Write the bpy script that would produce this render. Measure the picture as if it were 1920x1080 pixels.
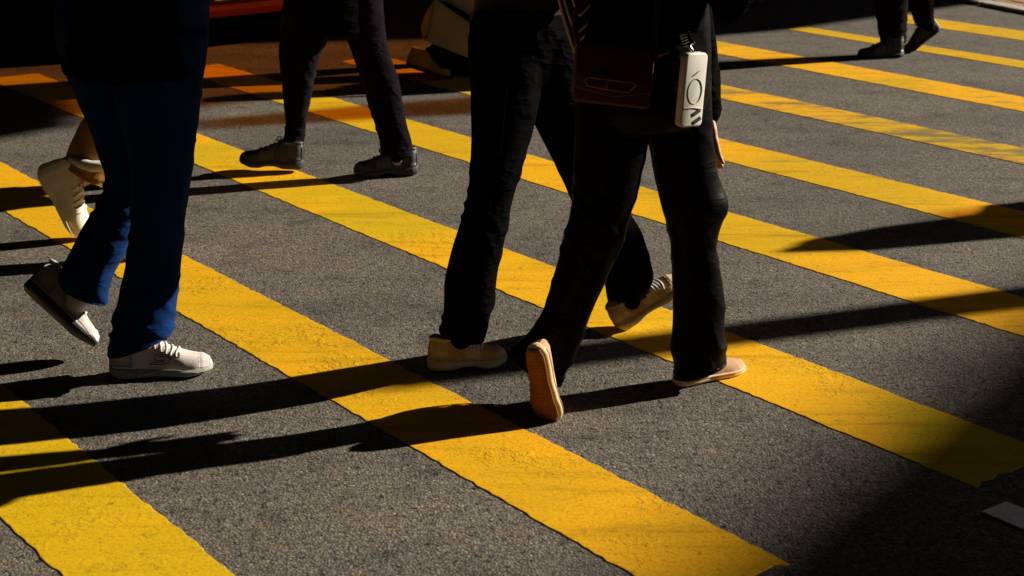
import bpy, bmesh, math, random
from math import sin, cos, pi, radians, sqrt
from mathutils import Vector, Matrix, noise

for o in list(bpy.data.objects):
    bpy.data.objects.remove(o, do_unlink=True)
scene = bpy.context.scene
COL = scene.collection
random.seed(7)

# ------------------------------------------------------------------ camera
F_PX, PITCH, CAM_H = 2850.0, radians(18.587), 1.58
cd = bpy.data.cameras.new("camera")
cd.sensor_width = 36.0
cd.lens = F_PX / 1920 * 36
cd.clip_start, cd.clip_end = 0.05, 2000
cd.dof.use_dof = True
cd.dof.focus_distance = 4.5
cd.dof.aperture_fstop = 6.3
cam = bpy.data.objects.new("camera", cd)
COL.objects.link(cam)
cam.location = (0, 0, CAM_H)
cam.rotation_euler = (pi / 2 - PITCH, 0, 0)
scene.camera = cam

# ------------------------------------------------------------------ sky and sun
SUN_AZ, SUN_EL = radians(19.6), radians(24.0)      # azimuth from +X towards +Y
SUN = Vector((cos(SUN_AZ) * cos(SUN_EL), sin(SUN_AZ) * cos(SUN_EL), sin(SUN_EL)))
world = bpy.data.worlds.new("World")
scene.world = world
world.use_nodes = True
wn = world.node_tree
wn.nodes.clear()
sky = wn.nodes.new("ShaderNodeTexSky")
sky.sky_type = 'NISHITA'
sky.sun_disc = False
sky.sun_elevation = SUN_EL
sky.sun_rotation = pi / 2 - SUN_AZ
bg = wn.nodes.new("ShaderNodeBackground")
bg.inputs["Strength"].default_value = 0.05
wo = wn.nodes.new("ShaderNodeOutputWorld")
wn.links.new(sky.outputs[0], bg.inputs[0])
wn.links.new(bg.outputs[0], wo.inputs[0])
sl = bpy.data.lights.new("sun", 'SUN')
sl.energy = 5.0
sl.angle = radians(0.53)
sl.color = (1.0, 0.90, 0.74)
so = bpy.data.objects.new("sun", sl)
COL.objects.link(so)
so.rotation_euler = (-SUN).to_track_quat('-Z', 'Y').to_euler()
so.location = SUN * 60

vs = scene.view_settings
vs.view_transform = 'Standard'
vs.look = 'None'
vs.exposure = 1.0
vs.gamma = 1.0
vs.use_curve_mapping = False
scene.cycles.max_bounces = 6
scene.cycles.transparent_max_bounces = 8

# ------------------------------------------------------------------ helpers
def at(x, y, Y):
    """world point on the plane y = Y that lies on the ray through photo pixel x, y"""
    a, b = (x - 960) / F_PX, -(y - 540) / F_PX
    d = Vector((a, cos(PITCH) + b * sin(PITCH), -sin(PITCH) + b * cos(PITCH)))
    return Vector((0, 0, CAM_H)) + d * (Y / d.y)

def ground(x, y):
    a, b = (x - 960) / F_PX, -(y - 540) / F_PX
    d = Vector((a, cos(PITCH) + b * sin(PITCH), -sin(PITCH) + b * cos(PITCH)))
    return Vector((0, 0, CAM_H)) + d * (-CAM_H / d.z)

def link(o, parent=None):
    COL.objects.link(o)
    if parent is not None:
        o.parent = parent
    return o

def root_base(p):
    b = Vector((0, 0, 0))
    while p is not None:
        b = b + p.location
        p = p.parent
    return b

def mesh_obj(name, verts, faces, mat, parent=None, base=None, smooth=True):
    """verts in world coordinates; the object's origin is `base` (things) or its parent's (parts)"""
    b = root_base(parent)
    me = bpy.data.meshes.new(name)
    off = b if base is None else Vector(base)
    me.from_pydata([tuple(Vector(v) - off) for v in verts], [], faces)
    if smooth:
        me.polygons.foreach_set("use_smooth", [True] * len(me.polygons))
    me.update()
    if mat is not None:
        me.materials.append(mat)
    o = bpy.data.objects.new(name, me)
    if base is not None:
        o.location = Vector(base) - b
    return link(o, parent)

def bm_obj(name, bm, mat, parent=None, base=None, smooth=False, normals=True):
    if normals:
        bmesh.ops.recalc_face_normals(bm, faces=bm.faces)
    vs_ = [v.co.copy() for v in bm.verts]
    bm.verts.index_update()
    fs = [[v.index for v in f.verts] for f in bm.faces]
    bm.free()
    return mesh_obj(name, vs_, fs, mat, parent, base, smooth)

def tag(o, label=None, cat=None, group=None, kind=None):
    if label: o["label"] = label
    if cat: o["category"] = cat
    if group: o["group"] = group
    if kind: o["kind"] = kind
    return o

def empty(name, loc):
    o = bpy.data.objects.new(name, None)
    o.location = loc
    o.empty_display_size = 0.2
    return link(o)

def box(bm, c, s, rot=None, bevel=0.0):
    m = Matrix.Translation(Vector(c))
    if rot is not None:
        m = m @ rot
    tmp = bmesh.new()
    bmesh.ops.create_cube(tmp, size=1.0, matrix=Matrix.Diagonal((s[0], s[1], s[2], 1)))
    if bevel > 0:
        bmesh.ops.bevel(tmp, geom=tmp.edges[:] , offset=bevel, segments=2, affect='EDGES', profile=0.6)
    add_bm(bm, tmp, m)

def add_bm(bm, tmp, m):
    tmp.verts.index_update()
    vv = [bm.verts.new(m @ v.co) for v in tmp.verts]
    for f in tmp.faces:
        try:
            bm.faces.new([vv[v.index] for v in f.verts])
        except ValueError:
            pass
    tmp.free()

def prism(bm, poly, z0, z1):
    a = [bm.verts.new((p[0], p[1], z0)) for p in poly]
    b = [bm.verts.new((p[0], p[1], z1)) for p in poly]
    n = len(poly)
    bm.faces.new(b)
    bm.faces.new(a[::-1])
    for i in range(n):
        bm.faces.new([a[i], a[(i + 1) % n], b[(i + 1) % n], b[i]])

class Soup:
    """closed tubes and blobs collected for one surface"""
    def __init__(self):
        self.v, self.f = [], []
    def rings(self, rings, hollow=0.0):
        n = len(rings[0])
        b0 = len(self.v)
        rr = list(rings)
        if hollow > 0:                      # open hem: the end is turned inwards
            last = rr[-1]
            c = sum(last, Vector()) / n
            prev = sum(rr[-3], Vector()) / n
            up = (prev - c).normalized()
            rr.append([c + (p - c) * 0.86 + up * 0.002 for p in last])
            rr.append([c + (p - c) * 0.80 + up * hollow for p in last])
        for r in rr:
            self.v += r
        for i in range(len(rr) - 1):
            for j in range(n):
                k = (j + 1) % n
                self.f.append((b0 + i * n + j, b0 + i * n + k, b0 + (i + 1) * n + k, b0 + (i + 1) * n + j))
        for ri, flip in ((0, True), (len(rr) - 1, False)):
            c = sum(rr[ri], Vector()) / n
            ci = len(self.v)
            self.v.append(c)
            for j in range(n):
                k = (j + 1) % n
                t = (b0 + ri * n + j, b0 + ri * n + k, ci)
                self.f.append(t[::-1] if flip else t)
    def tube(self, pts, radii, n=12, flat=None, caps=True):
        """round tube through points; flat = (axis, factor) squashes it along axis"""
        pts = [Vector(p) for p in pts]
        if not isinstance(radii, (list, tuple)):
            radii = [radii] * len(pts)
        rings = []
        ref = Vector((0.31, 0.52, 0.79)).normalized()
        for i, p in enumerate(pts):
            t = (pts[min(i + 1, len(pts) - 1)] - pts[max(i - 1, 0)])
            t = t.normalized() if t.length > 1e-9 else Vector((0, 0, 1))
            u = t.cross(ref)
            if u.length < 1e-3:
                u = t.cross(Vector((1, 0, 0)))
            u.normalize()
            w = t.cross(u)
            ring = []
            for j in range(n):
                a = 2 * pi * j / n
                d = u * cos(a) * radii[i] + w * sin(a) * radii[i]
                if flat:
                    ax, k = flat
                    d = d - ax * d.dot(ax) * (1 - k)
                ring.append(p + d)
            rings.append(ring)
        if caps:
            for end, q in ((0, 1), (-1, -2)):
                c = pts[end]
                t = (pts[end] - pts[q]).normalized()
                rad = radii[end]
                r1 = [c + (p - c) * 0.72 + t * rad * 0.62 for p in rings[end]]
                r2 = [c + (p - c) * 0.30 + t * rad * 0.92 for p in rings[end]]
                rings = [r2, r1] + rings if end == 0 else rings + [r1, r2]
        self.rings(rings)
    def blob(self, c, r, rot=None, n=16, m=10):
        rings = []
        c = Vector(c)
        for i in range(1, m):
            a = pi * i / m
            ring = []
            for j in range(n):
                b = 2 * pi * j / n
                d = Vector((r[0] * sin(a) * cos(b), r[1] * sin(a) * sin(b), r[2] * cos(a)))
                if rot: d = rot @ d
                ring.append(c + d)
            rings.append(ring)
        self.rings(rings)

def catmull(vals, k):
    """interpolate a list of Vectors, k samples per span"""
    out = []
    n = len(vals)
    for i in range(n - 1):
        p0, p1, p2, p3 = vals[max(i - 1, 0)], vals[i], vals[i + 1], vals[min(i + 2, n - 1)]
        for s in range(k):
            t = s / k
            out.append(0.5 * ((2 * p1) + (p2 - p0) * t + (2 * p0 - 5 * p1 + 4 * p2 - p3) * t * t
                              + (3 * p1 - p0 - 3 * p2 + p3) * t ** 3))
    out.append(vals[-1].copy())
    return out

def fused(name, soup, voxel, mat, parent=None, base=None, smooth_it=3, fold=None):
    """one continuous surface from overlapping closed tubes"""
    tmp = bpy.data.meshes.new("tmp")
    tmp.from_pydata([tuple(v) for v in soup.v], [], soup.f)
    to = bpy.data.objects.new("tmp", tmp)
    COL.objects.link(to)
    m = to.modifiers.new("r", 'REMESH')
    m.mode = 'VOXEL'
    m.voxel_size = voxel
    if smooth_it:
        s = to.modifiers.new("s", 'SMOOTH')
        s.factor, s.iterations = 0.5, smooth_it
    dg = bpy.context.evaluated_depsgraph_get()
    ev = to.evaluated_get(dg).to_mesh()
    vv = [v.co.copy() for v in ev.vertices]
    nn = [v.normal.copy() for v in ev.vertices]
    ff = [tuple(p.vertices) for p in ev.polygons]
    to.evaluated_get(dg).to_mesh_clear()
    bpy.data.objects.remove(to, do_unlink=True)
    bpy.data.meshes.remove(tmp)
    if fold:
        vv = [v + n * fold(v) for v, n in zip(vv, nn)]
    return mesh_obj(name, vv, ff, mat, parent, base)

# ------------------------------------------------------------------ materials
def new_mat(name):
    m = bpy.data.materials.new(name)
    m.use_nodes = True
    nt = m.node_tree
    return m, nt, nt.nodes["Principled BSDF"]

def N(nt, t, **kw):
    n = nt.nodes.new(t)
    for k, v in kw.items():
        if k in n.inputs.keys():
            n.inputs[k].default_value = v
        else:
            setattr(n, k, v)
    return n

def ramp(nt, src, stops, interp='LINEAR'):
    r = nt.nodes.new("ShaderNodeValToRGB")
    r.color_ramp.interpolation = interp
    els = r.color_ramp.elements
    while len(els) < len(stops):
        els.new(0.5)
    for e, (p, c) in zip(els, stops):
        e.position = p
        e.color = (*c, 1) if len(c) == 3 else c
    nt.links.new(src, r.inputs[0])
    return r.outputs[0]

def mixc(nt, fac, a, b, mode='MIX'):
    m = nt.nodes.new("ShaderNodeMix")
    m.data_type = 'RGBA'
    m.blend_type = mode
    for i, s in ((0, fac), (6, a), (7, b)):
        if hasattr(s, "links") or isinstance(s, bpy.types.NodeSocket):
            nt.links.new(s, m.inputs[i])
        else:
            m.inputs[i].default_value = s if i == 0 else (*s, 1) if len(s) == 3 else s
    return m.outputs[2]

def mathn(nt, op, a, b=0.0):
    m = nt.nodes.new("ShaderNodeMath")
    m.operation = op
    for i, s in ((0, a), (1, b)):
        if isinstance(s, bpy.types.NodeSocket):
            nt.links.new(s, m.inputs[i])
        else:
            m.inputs[i].default_value = s
    return m.outputs[0]

def wpos(nt):
    return nt.nodes.new("ShaderNodeNewGeometry").outputs["Position"]

def noise_n(nt, vec, scale, detail=3.0, rough=0.55):
    n = N(nt, "ShaderNodeTexNoise")
    n.inputs["Scale"].default_value = scale
    n.inputs["Detail"].default_value = detail
    n.inputs["Roughness"].default_value = rough
    nt.links.new(vec, n.inputs["Vector"])
    return n

def vor_n(nt, vec, scale, feature='F1'):
    n = N(nt, "ShaderNodeTexVoronoi")
    n.feature = feature
    n.inputs["Scale"].default_value = scale
    nt.links.new(vec, n.inputs["Vector"])
    return n

def bump(nt, h, strength, dist, prev=None):
    b = nt.nodes.new("ShaderNodeBump")
    b.inputs["Strength"].default_value = strength
    b.inputs["Distance"].default_value = dist
    nt.links.new(h, b.inputs["Height"])
    if prev is not None:
        nt.links.new(prev, b.inputs["Normal"])
    return b.outputs[0]

def asphalt_nodes(nt):
    p = wpos(nt)
    v1 = vor_n(nt, p, 150)
    v2 = vor_n(nt, p, 62)
    n1 = noise_n(nt, p, 300, 2)
    n2 = noise_n(nt, p, 1.1, 4)
    n3 = noise_n(nt, p, 52, 3, 0.6)
    sep = nt.nodes.new("ShaderNodeSeparateColor")
    nt.links.new(v1.outputs["Color"], sep.inputs[0])
    stone = ramp(nt, sep.outputs[0], [(0.0, (0.068, 0.064, 0.059)), (0.45, (0.116, 0.108, 0.097)),
                                      (0.85, (0.155, 0.142, 0.124)), (0.97, (0.19, 0.172, 0.150)), (1.0, (0.27, 0.25, 0.22))])
    # a few warm and cool stones
    sep2 = nt.nodes.new("ShaderNodeSeparateColor")
    nt.links.new(v2.outputs["Color"], sep2.inputs[0])
    warm = ramp(nt, sep2.outputs[1], [(0.0, (0.88, 0.93, 1.0)), (0.5, (1, 1, 1)), (1.0, (1.09, 0.99, 0.89))])
    c = mixc(nt, 1.0, stone, warm, 'MULTIPLY')
    # bitumen in the gaps between stones
    gap = ramp(nt, v1.outputs["Distance"], [(0.0, (1, 1, 1)), (0.50, (1, 1, 1)), (0.78, (0.50, 0.49, 0.47)), (1.0, (0.35, 0.35, 0.35))])
    c = mixc(nt, 0.75, c, gap, 'MULTIPLY')
    pit = ramp(nt, n3.outputs[0], [(0.0, (0.10, 0.10, 0.10)), (0.33, (0.12, 0.12, 0.12)), (0.41, (0.95, 0.95, 0.95)), (1.0, (1.08, 1.08, 1.08))])
    c = mixc(nt, 1.0, c, pit, 'MULTIPLY')
    big = ramp(nt, n2.outputs[0], [(0.25, (0.80, 0.80, 0.82)), (0.75, (1.22, 1.18, 1.12))])
    c = mixc(nt, 1.0, c, big, 'MULTIPLY')
    st = nt.nodes.new("ShaderNodeMapping")
    st.inputs["Rotation"].default_value = (0, 0, radians(52))
    st.inputs["Scale"].default_value = (0.35, 2.2, 1.0)
    nt.links.new(p, st.inputs["Vector"])
    n4 = noise_n(nt, st.outputs[0], 1.6, 5, 0.6)
    c = mixc(nt, 1.0, c, ramp(nt, n4.outputs[0], [(0.30, (0.78, 0.79, 0.80)), (0.50, (1, 1, 1)), (0.72, (1.16, 1.13, 1.08))]), 'MULTIPLY')
    n5 = noise_n(nt, p, 7, 5, 0.65)
    c = mixc(nt, 1.0, c, ramp(nt, n5.outputs[0], [(0.34, (0.66, 0.66, 0.66)), (0.46, (1, 1, 1)), (0.70, (1.08, 1.07, 1.05))]), 'MULTIPLY')
    hgt = mathn(nt, 'SUBTRACT', mathn(nt, 'MULTIPLY', sep.outputs[1], 0.8), v1.outputs["Distance"])
    nb = bump(nt, hgt, 0.52, 0.004)
    nb = bump(nt, n3.outputs[0], 0.40, 0.006, nb)
    nb = bump(nt, n1.outputs[0], 0.25, 0.0015, nb)
    return p, c, nb

def mat_asphalt():
    m, nt, b = new_mat("asphalt")
    p, c, nb = asphalt_nodes(nt)
    nt.links.new(c, b.inputs["Base Color"])
    nt.links.new(nb, b.inputs["Normal"])
    b.inputs["Roughness"].default_value = 0.82
    b.inputs["Specular IOR Level"].default_value = 0.22
    return m

def mat_paint(name, wear, tint=0.0, relief=0.6, ca_=(0.75, 0.385, 0.006), cb_=(0.60, 0.36, 0.005)):
    """yellow thermoplastic: lumpy, cracked, patched with an older greener coat, worn to the road"""
    m, nt, b = new_mat(name)
    p = wpos(nt)
    oi = nt.nodes.new("ShaderNodeObjectInfo")
    sh = nt.nodes.new("ShaderNodeVectorMath"); sh.operation = 'ADD'
    nt.links.new(p, sh.inputs[0])
    cmb = nt.nodes.new("ShaderNodeCombineXYZ")
    nt.links.new(mathn(nt, 'MULTIPLY', oi.outputs["Random"], 40.0), cmb.inputs[2])
    nt.links.new(cmb.outputs[0], sh.inputs[1])
    q = sh.outputs[0]
    coat = noise_n(nt, q, 1.0, 3, 0.5)
    gr = noise_n(nt, q, 110, 3, 0.7)
    lum = noise_n(nt, q, 34, 5, 0.62)
    patch = noise_n(nt, q, 2.6, 4, 0.6)
    fine = noise_n(nt, q, 420, 2, 0.6)
    yel = mixc(nt, ramp(nt, coat.outputs[0], [(0.44 - tint, (0, 0, 0)), (0.52 - tint, (1, 1, 1))]),
               ca_, cb_)
    spk = ramp(nt, gr.outputs[0], [(0.30, (0.62, 0.60, 0.55)), (0.50, (1, 1, 1)), (0.75, (1.10, 1.08, 1.0))])
    yel = mixc(nt, 0.75, yel, spk, 'MULTIPLY')
    pa, ca, na = asphalt_nodes(nt)
    # worn zones, stretched along the wheel tracks
    wv = nt.nodes.new("ShaderNodeMapping")
    wv.inputs["Rotation"].default_value = (0, 0, radians(20))
    wv.inputs["Scale"].default_value = (1.0, 3.5, 1.0)
    nt.links.new(q, wv.inputs["Vector"])
    wn1 = noise_n(nt, wv.outputs[0], 2.4, 6, 0.68)
    wmask = mathn(nt, 'ADD', mathn(nt, 'MULTIPLY', wn1.outputs[0], 0.75), mathn(nt, 'MULTIPLY', gr.outputs[0], 0.25))
    t = 0.66 - 0.22 * wear
    wf = ramp(nt, wmask, [(t, (0, 0, 0)), (t + 0.10, (0.55 + 0.4 * wear,) * 3)])
    worn = mixc(nt, 0.55, ca, (0.20, 0.165, 0.05))
    col = mixc(nt, wf, yel, worn)
    gm = nt.nodes.new("ShaderNodeMapping")
    gm.inputs["Rotation"].default_value = (0, 0, radians(52))
    gm.inputs["Scale"].default_value = (0.5, 5.0, 1.0)
    nt.links.new(q, gm.inputs["Vector"])
    gn = noise_n(nt, gm.outputs[0], 3.0, 6, 0.7)
    col = mixc(nt, 0.8, col, ramp(nt, gn.outputs[0], [(0.28, (0.50, 0.49, 0.46)), (0.46, (0.93, 0.93, 0.93)), (0.70, (1.05, 1.04, 1.0))]), 'MULTIPLY')
    dn = noise_n(nt, q, 38, 4, 0.75)
    col = mixc(nt, ramp(nt, dn.outputs[0], [(0.60, (0, 0, 0)), (0.68, (0.60, 0.60, 0.60))]), col, (0.15, 0.10, 0.03))
    # dark crack lines at the rims of lumps
    edge = mathn(nt, 'ABSOLUTE', mathn(nt, 'SUBTRACT', lum.outputs[0], 0.53))
    ck = ramp(nt, edge, [(0.0, (1, 1, 1)), (0.007, (1, 1, 1)), (0.016, (0, 0, 0))])
    ckz = ramp(nt, patch.outputs[0], [(0.53, (0, 0, 0)), (0.62, (1, 1, 1))])
    ckf = mathn(nt, 'MULTIPLY', mathn(nt, 'MULTIPLY', ck, ckz), 0.34 * relief)
    col = mixc(nt, ckf, col, (0.16, 0.085, 0.008))
    nt.links.new(col, b.inputs["Base Color"])
    nb = bump(nt, fine.outputs[0], 0.25, 0.0015)
    nb = bump(nt, gr.outputs[0], 0.30, 0.003, nb)
    step = ramp(nt, lum.outputs[0], [(0.50, (0, 0, 0)), (0.56, (1, 1, 1))])
    stp = mathn(nt, 'MULTIPLY', step, ckz)
    nb = bump(nt, stp, 0.55 * relief, 0.003, nb)
    nt.links.new(nb, b.inputs["Normal"])
    b.inputs["Roughness"].default_value = 0.68
    b.inputs["Specular IOR Level"].default_value = 0.14
    return m

def mat_plain(name, col, rough=0.7, spec=0.3, var=0.25, scale=30, bmp=0.2, bdist=0.003, metal=0.0, sheen=0.0):
    m, nt, b = new_mat(name)
    p = wpos(nt)
    n = noise_n(nt, p, scale, 4)
    lo = tuple(c * (1 - var) for c in col)
    hi = tuple(min(1, c * (1 + var)) for c in col)
    nt.links.new(ramp(nt, n.outputs[0], [(0.3, lo), (0.7, hi)]), b.inputs["Base Color"])
    if bmp:
        nt.links.new(bump(nt, n.outputs[0], bmp, bdist), b.inputs["Normal"])
    b.inputs["Roughness"].default_value = rough
    b.inputs["Specular IOR Level"].default_value = spec
    b.inputs["Metallic"].default_value = metal
    if sheen:
        b.inputs["Sheen Weight"].default_value = sheen
    return m

def crease(nt, p, prev, strength, dist):
    """sharp slanting wrinkles of worn cloth"""
    mp = nt.nodes.new("ShaderNodeMapping")
    mp.inputs["Rotation"].default_value = (radians(20), radians(25), 0)
    mp.inputs["Scale"].default_value = (1.0, 1.0, 2.6)
    nt.links.new(p, mp.inputs["Vector"])
    n = noise_n(nt, mp.outputs[0], 7, 3, 0.5)
    a = mathn(nt, 'ABSOLUTE', mathn(nt, 'SUBTRACT', n.outputs[0], 0.5))
    r = ramp(nt, a, [(0.0, (1, 1, 1)), (0.05, (0.5, 0.5, 0.5)), (0.20, (0, 0, 0))])
    return bump(nt, r, strength, dist, prev)

def mat_cloth(name, col, weave=900, var=0.25, sheen=0.15, rough=0.9, wash=None, worn=0.0):
    m, nt, b = new_mat(name)
    p = wpos(nt)
    n = noise_n(nt, p, 9, 5)
    w = noise_n(nt, p, weave, 2)
    lo = tuple(c * (1 - var) for c in col)
    hi = tuple(min(1, c * (1 + var)) for c in col)
    c = ramp(nt, n.outputs[0], [(0.3, lo), (0.7, hi)])
    if wash:
        w2 = noise_n(nt, p, 240, 3, 0.6)
        c = mixc(nt, ramp(nt, w2.outputs[0], [(0.45, (0, 0, 0)), (0.75, (0.45, 0.45, 0.45))]), c, wash)
    c = mixc(nt, 0.5, c, ramp(nt, w.outputs[0], [(0.3, (0.55, 0.55, 0.55)), (0.7, (1.3, 1.3, 1.3))]), 'MULTIPLY')
    nt.links.new(c, b.inputs["Base Color"])
    f2 = noise_n(nt, p, 45, 4)
    nb = bump(nt, f2.outputs[0], 0.2, 0.005)
    nb = crease(nt, p, nb, worn, 0.018) if worn else nb
    nb = bump(nt, w.outputs[0], 0.25, 0.001, nb)
    nt.links.new(nb, b.inputs["Normal"])
    b.inputs["Roughness"].default_value = rough
    b.inputs["Specular IOR Level"].default_value = 0.015
    b.inputs["Sheen Weight"].default_value = sheen
    b.inputs["Sheen Roughness"].default_value = 0.5
    return m

def mat_tint_sheet(name, col):
    """coloured translucent sheet: lets tinted sunlight through"""
    m, nt, b = new_mat(name)
    b.inputs["Base Color"].default_value = (0.55, 0.22, 0.03, 1)
    b.inputs["Roughness"].default_value = 0.6
    tr = nt.nodes.new("ShaderNodeBsdfTransparent")
    n = noise_n(nt, wpos(nt), 3, 3)
    nt.links.new(ramp(nt, n.outputs[0], [(0.3, tuple(c * 0.85 for c in col)), (0.7, tuple(min(1, c * 1.15) for c in col))]), tr.inputs[0])
    mx = nt.nodes.new("ShaderNodeMixShader")
    mx.inputs[0].default_value = 0.85
    out = nt.nodes["Material Output"]
    nt.links.new(b.outputs[0], mx.inputs[1])
    nt.links.new(tr.outputs[0], mx.inputs[2])
    nt.links.new(mx.outputs[0], out.inputs[0])
    return m

M = {}
M['asphalt'] = mat_asphalt()
M['paint_fresh'] = mat_paint("yellow_paint", 0.22, 0.0, 0.5)
M['paint_green'] = mat_paint("yellow_paint_old_coat", 0.10, 0.04, 0.5, (0.68, 0.395, 0.006), (0.58, 0.365, 0.006))
M['paint_lumpy'] = mat_paint("yellow_paint_cracked", 0.16, -0.02, 1.0, (0.73, 0.37, 0.006), (0.62, 0.345, 0.006))
M['paint_mid'] = mat_paint("yellow_paint_patched", 0.30, 0.02, 0.8, (0.74, 0.39, 0.006), (0.56, 0.37, 0.006))
M['paint_worn'] = mat_paint("yellow_paint_worn", 0.86, 0.02, 0.5)
M['paint_half'] = mat_paint("yellow_paint_scuffed", 0.52, 0.02, 0.6)
M['white_paint'] = mat_plain("white_road_paint", (0.80, 0.83, 0.86), 0.6, 0.3, 0.12, 60, 0.5, 0.004)
M['concrete'] = mat_plain("kerb_concrete", (0.36, 0.34, 0.30), 0.85, 0.2, 0.3, 25, 0.4, 0.004)
M['paver'] = mat_plain("clay_paver", (0.30, 0.17, 0.10), 0.85, 0.2, 0.35, 14, 0.4, 0.004)
M['joint'] = mat_plain("joint_sand", (0.20, 0.17, 0.13), 0.95, 0.1, 0.3, 60)
M['denim'] = mat_cloth("blue_denim", (0.004, 0.022, 0.105), 700, 0.3, 0.02, 0.9, (0.018, 0.072, 0.25), worn=0.2)
M['black'] = mat_cloth("black_cloth", (0.0022, 0.0020, 0.0024), 800, 0.3, 0.0, worn=0.4)
M['black_soft'] = mat_cloth("black_soft_cloth", (0.006, 0.004, 0.006), 600, 0.3, 0.02, worn=0.4)
M['plum'] = mat_cloth("plum_black_cloth", (0.0050, 0.0032, 0.0070), 700, 0.3, 0.03, worn=0.4)
M['satin'] = mat_plain("black_nylon", (0.0022, 0.0019, 0.0022), 0.45, 0.06, 0.3, 40, 0.15, 0.006)
nt_ = M['satin'].node_tree
b_ = nt_.nodes['Principled BSDF']
nt_.links.new(crease(nt_, wpos(nt_), b_.inputs['Normal'].links[0].from_socket, 0.10, 0.02), b_.inputs['Normal'])
M['tan'] = mat_cloth("tan_cotton", (0.34, 0.18, 0.05), 700, 0.25, 0.1)
M['brown_knit'] = mat_cloth("brown_knit", (0.05, 0.028, 0.030), 300, 0.3, 0.1)
M['white_cotton'] = mat_cloth("white_cotton", (0.62, 0.60, 0.56), 700, 0.1, 0.05)
M['skin'] = mat_plain("skin", (0.52, 0.30, 0.21), 0.5, 0.35, 0.12, 40, 0.08, 0.002)
M['hair'] = mat_plain("black_hair", (0.012, 0.010, 0.009), 0.45, 0.4, 0.3, 120, 0.5, 0.004)
M['eye'] = mat_plain("dark_eye", (0.02, 0.015, 0.012), 0.15, 0.5, 0.1, 30, 0)
M['knit_white'] = mat_cloth("grey_white_knit", (0.56, 0.50, 0.50), 500, 0.12, 0.05)
M['sole_grey'] = mat_plain("grey_foam_sole", (0.30, 0.31, 0.28), 0.7, 0.3, 0.15, 60, 0.15)
M['sole_dark'] = mat_plain("dark_rubber", (0.03, 0.032, 0.034), 0.6, 0.3, 0.2, 60, 0.2)
M['logo'] = mat_plain("logo_line", (0.03, 0.03, 0.04), 0.6, 0.3, 0.1, 60, 0)
M['lace'] = mat_cloth("pale_lace", (0.70, 0.67, 0.63), 900, 0.1, 0.05)
M['beige_shoe'] = mat_plain("beige_suede", (0.46, 0.32, 0.14), 0.85, 0.15, 0.2, 50, 0.3)
M['beige_sole'] = mat_plain("cream_sole", (0.55, 0.49, 0.36), 0.75, 0.2, 0.15, 50, 0.2)
M['slip_upper'] = mat_cloth("rose_tan_suede", (0.48, 0.29, 0.18), 500, 0.15, 0.1)
M['slip_sole'] = mat_plain("pale_gum_sole", (0.66, 0.48, 0.24), 0.6, 0.3, 0.12, 40, 0.2)
M['gum'] = mat_plain("amber_gum_rubber", (0.30, 0.11, 0.025), 0.6, 0.3, 0.3, 25, 0.3)
M['shoe_black'] = mat_plain("black_leather", (0.020, 0.022, 0.024), 0.5, 0.4, 0.3, 60, 0.3)
M['shoe_white'] = mat_plain("white_leather", (0.66, 0.62, 0.54), 0.5, 0.3, 0.1, 40, 0.15)
M['bag_leather'] = mat_plain("oxblood_leather", (0.055, 0.008, 0.006), 0.5, 0.3, 0.25, 160, 0.25, 0.001)
M['brass'] = mat_plain("dull_brass", (0.26, 0.11, 0.03), 0.45, 0.5, 0.15, 60, 0.1, 0.001, 1.0)
M['steel'] = mat_plain("bright_steel", (0.70, 0.68, 0.66), 0.22, 0.5, 0.1, 60, 0.05, 0.001, 1.0)
M['knit_panel'] = mat_cloth("grey_knit_panel", (0.46, 0.42, 0.42), 500, 0.12, 0.05)
M['beige_panel'] = mat_plain("pale_beige_panel", (0.56, 0.46, 0.30), 0.8, 0.15, 0.2, 50, 0.3)
M['black_panel'] = mat_plain("charcoal_panel", (0.045, 0.048, 0.050), 0.45, 0.4, 0.3, 60, 0.3)
M['white_panel'] = mat_plain("off_white_panel", (0.56, 0.52, 0.46), 0.6, 0.3, 0.1, 40, 0.15)
M['charm'] = mat_plain("ivory_plastic", (0.68, 0.67, 0.60), 0.4, 0.4, 0.06, 30, 0.05)
M['charm_mark'] = mat_plain("taupe_print", (0.46, 0.40, 0.34), 0.6, 0.2, 0.1, 30, 0)
M['canvas'] = mat_cloth("natural_canvas", (0.20, 0.185, 0.175), 400, 0.15, 0.05)
M['gold_thread'] = mat_cloth("ochre_thread", (0.80, 0.58, 0.24), 500, 0.25, 0.05)
M['red_paint'] = mat_plain("red_car_paint", (0.15, 0.006, 0.003), 0.35, 0.5, 0.05, 3, 0)
M['car_black'] = mat_plain("black_plastic", (0.015, 0.015, 0.016), 0.5, 0.4, 0.2, 20, 0.1)
M['glass'] = mat_plain("dark_glass", (0.02, 0.025, 0.028), 0.06, 0.6, 0.1, 3, 0)
M['chrome'] = mat_plain("chrome", (0.75, 0.75, 0.75), 0.12, 0.5, 0.05, 5, 0, 0, 1.0)
M['lens'] = mat_plain("clear_lens", (0.55, 0.55, 0.55), 0.08, 0.6, 0.05, 5, 0)
M['facade_a'] = mat_plain("brown_tile_facade", (0.030, 0.022, 0.016), 0.8, 0.15, 0.2, 0.8, 0.1)
M['facade_b'] = mat_plain("grey_render_facade", (0.026, 0.025, 0.024), 0.85, 0.15, 0.2, 0.6, 0.1)
M['amber'] = mat_tint_sheet("amber_sheet", (0.81, 0.50, 0.26))
M['metal_dark'] = mat_plain("dark_steel", (0.08, 0.08, 0.08), 0.5, 0.4, 0.2, 10, 0.1, 0.002, 0.6)

# ------------------------------------------------------------------ ground and crossing
bm = bmesh.new()
S = 400
bmesh.ops.create_grid(bm, x_segments=8, y_segments=8, size=S)
road = bm_obj("road", bm, M['asphalt'], base=(0, 0, 0))
tag(road, "dark grey coarse asphalt road under the yellow crossing", kind="structure")

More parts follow.
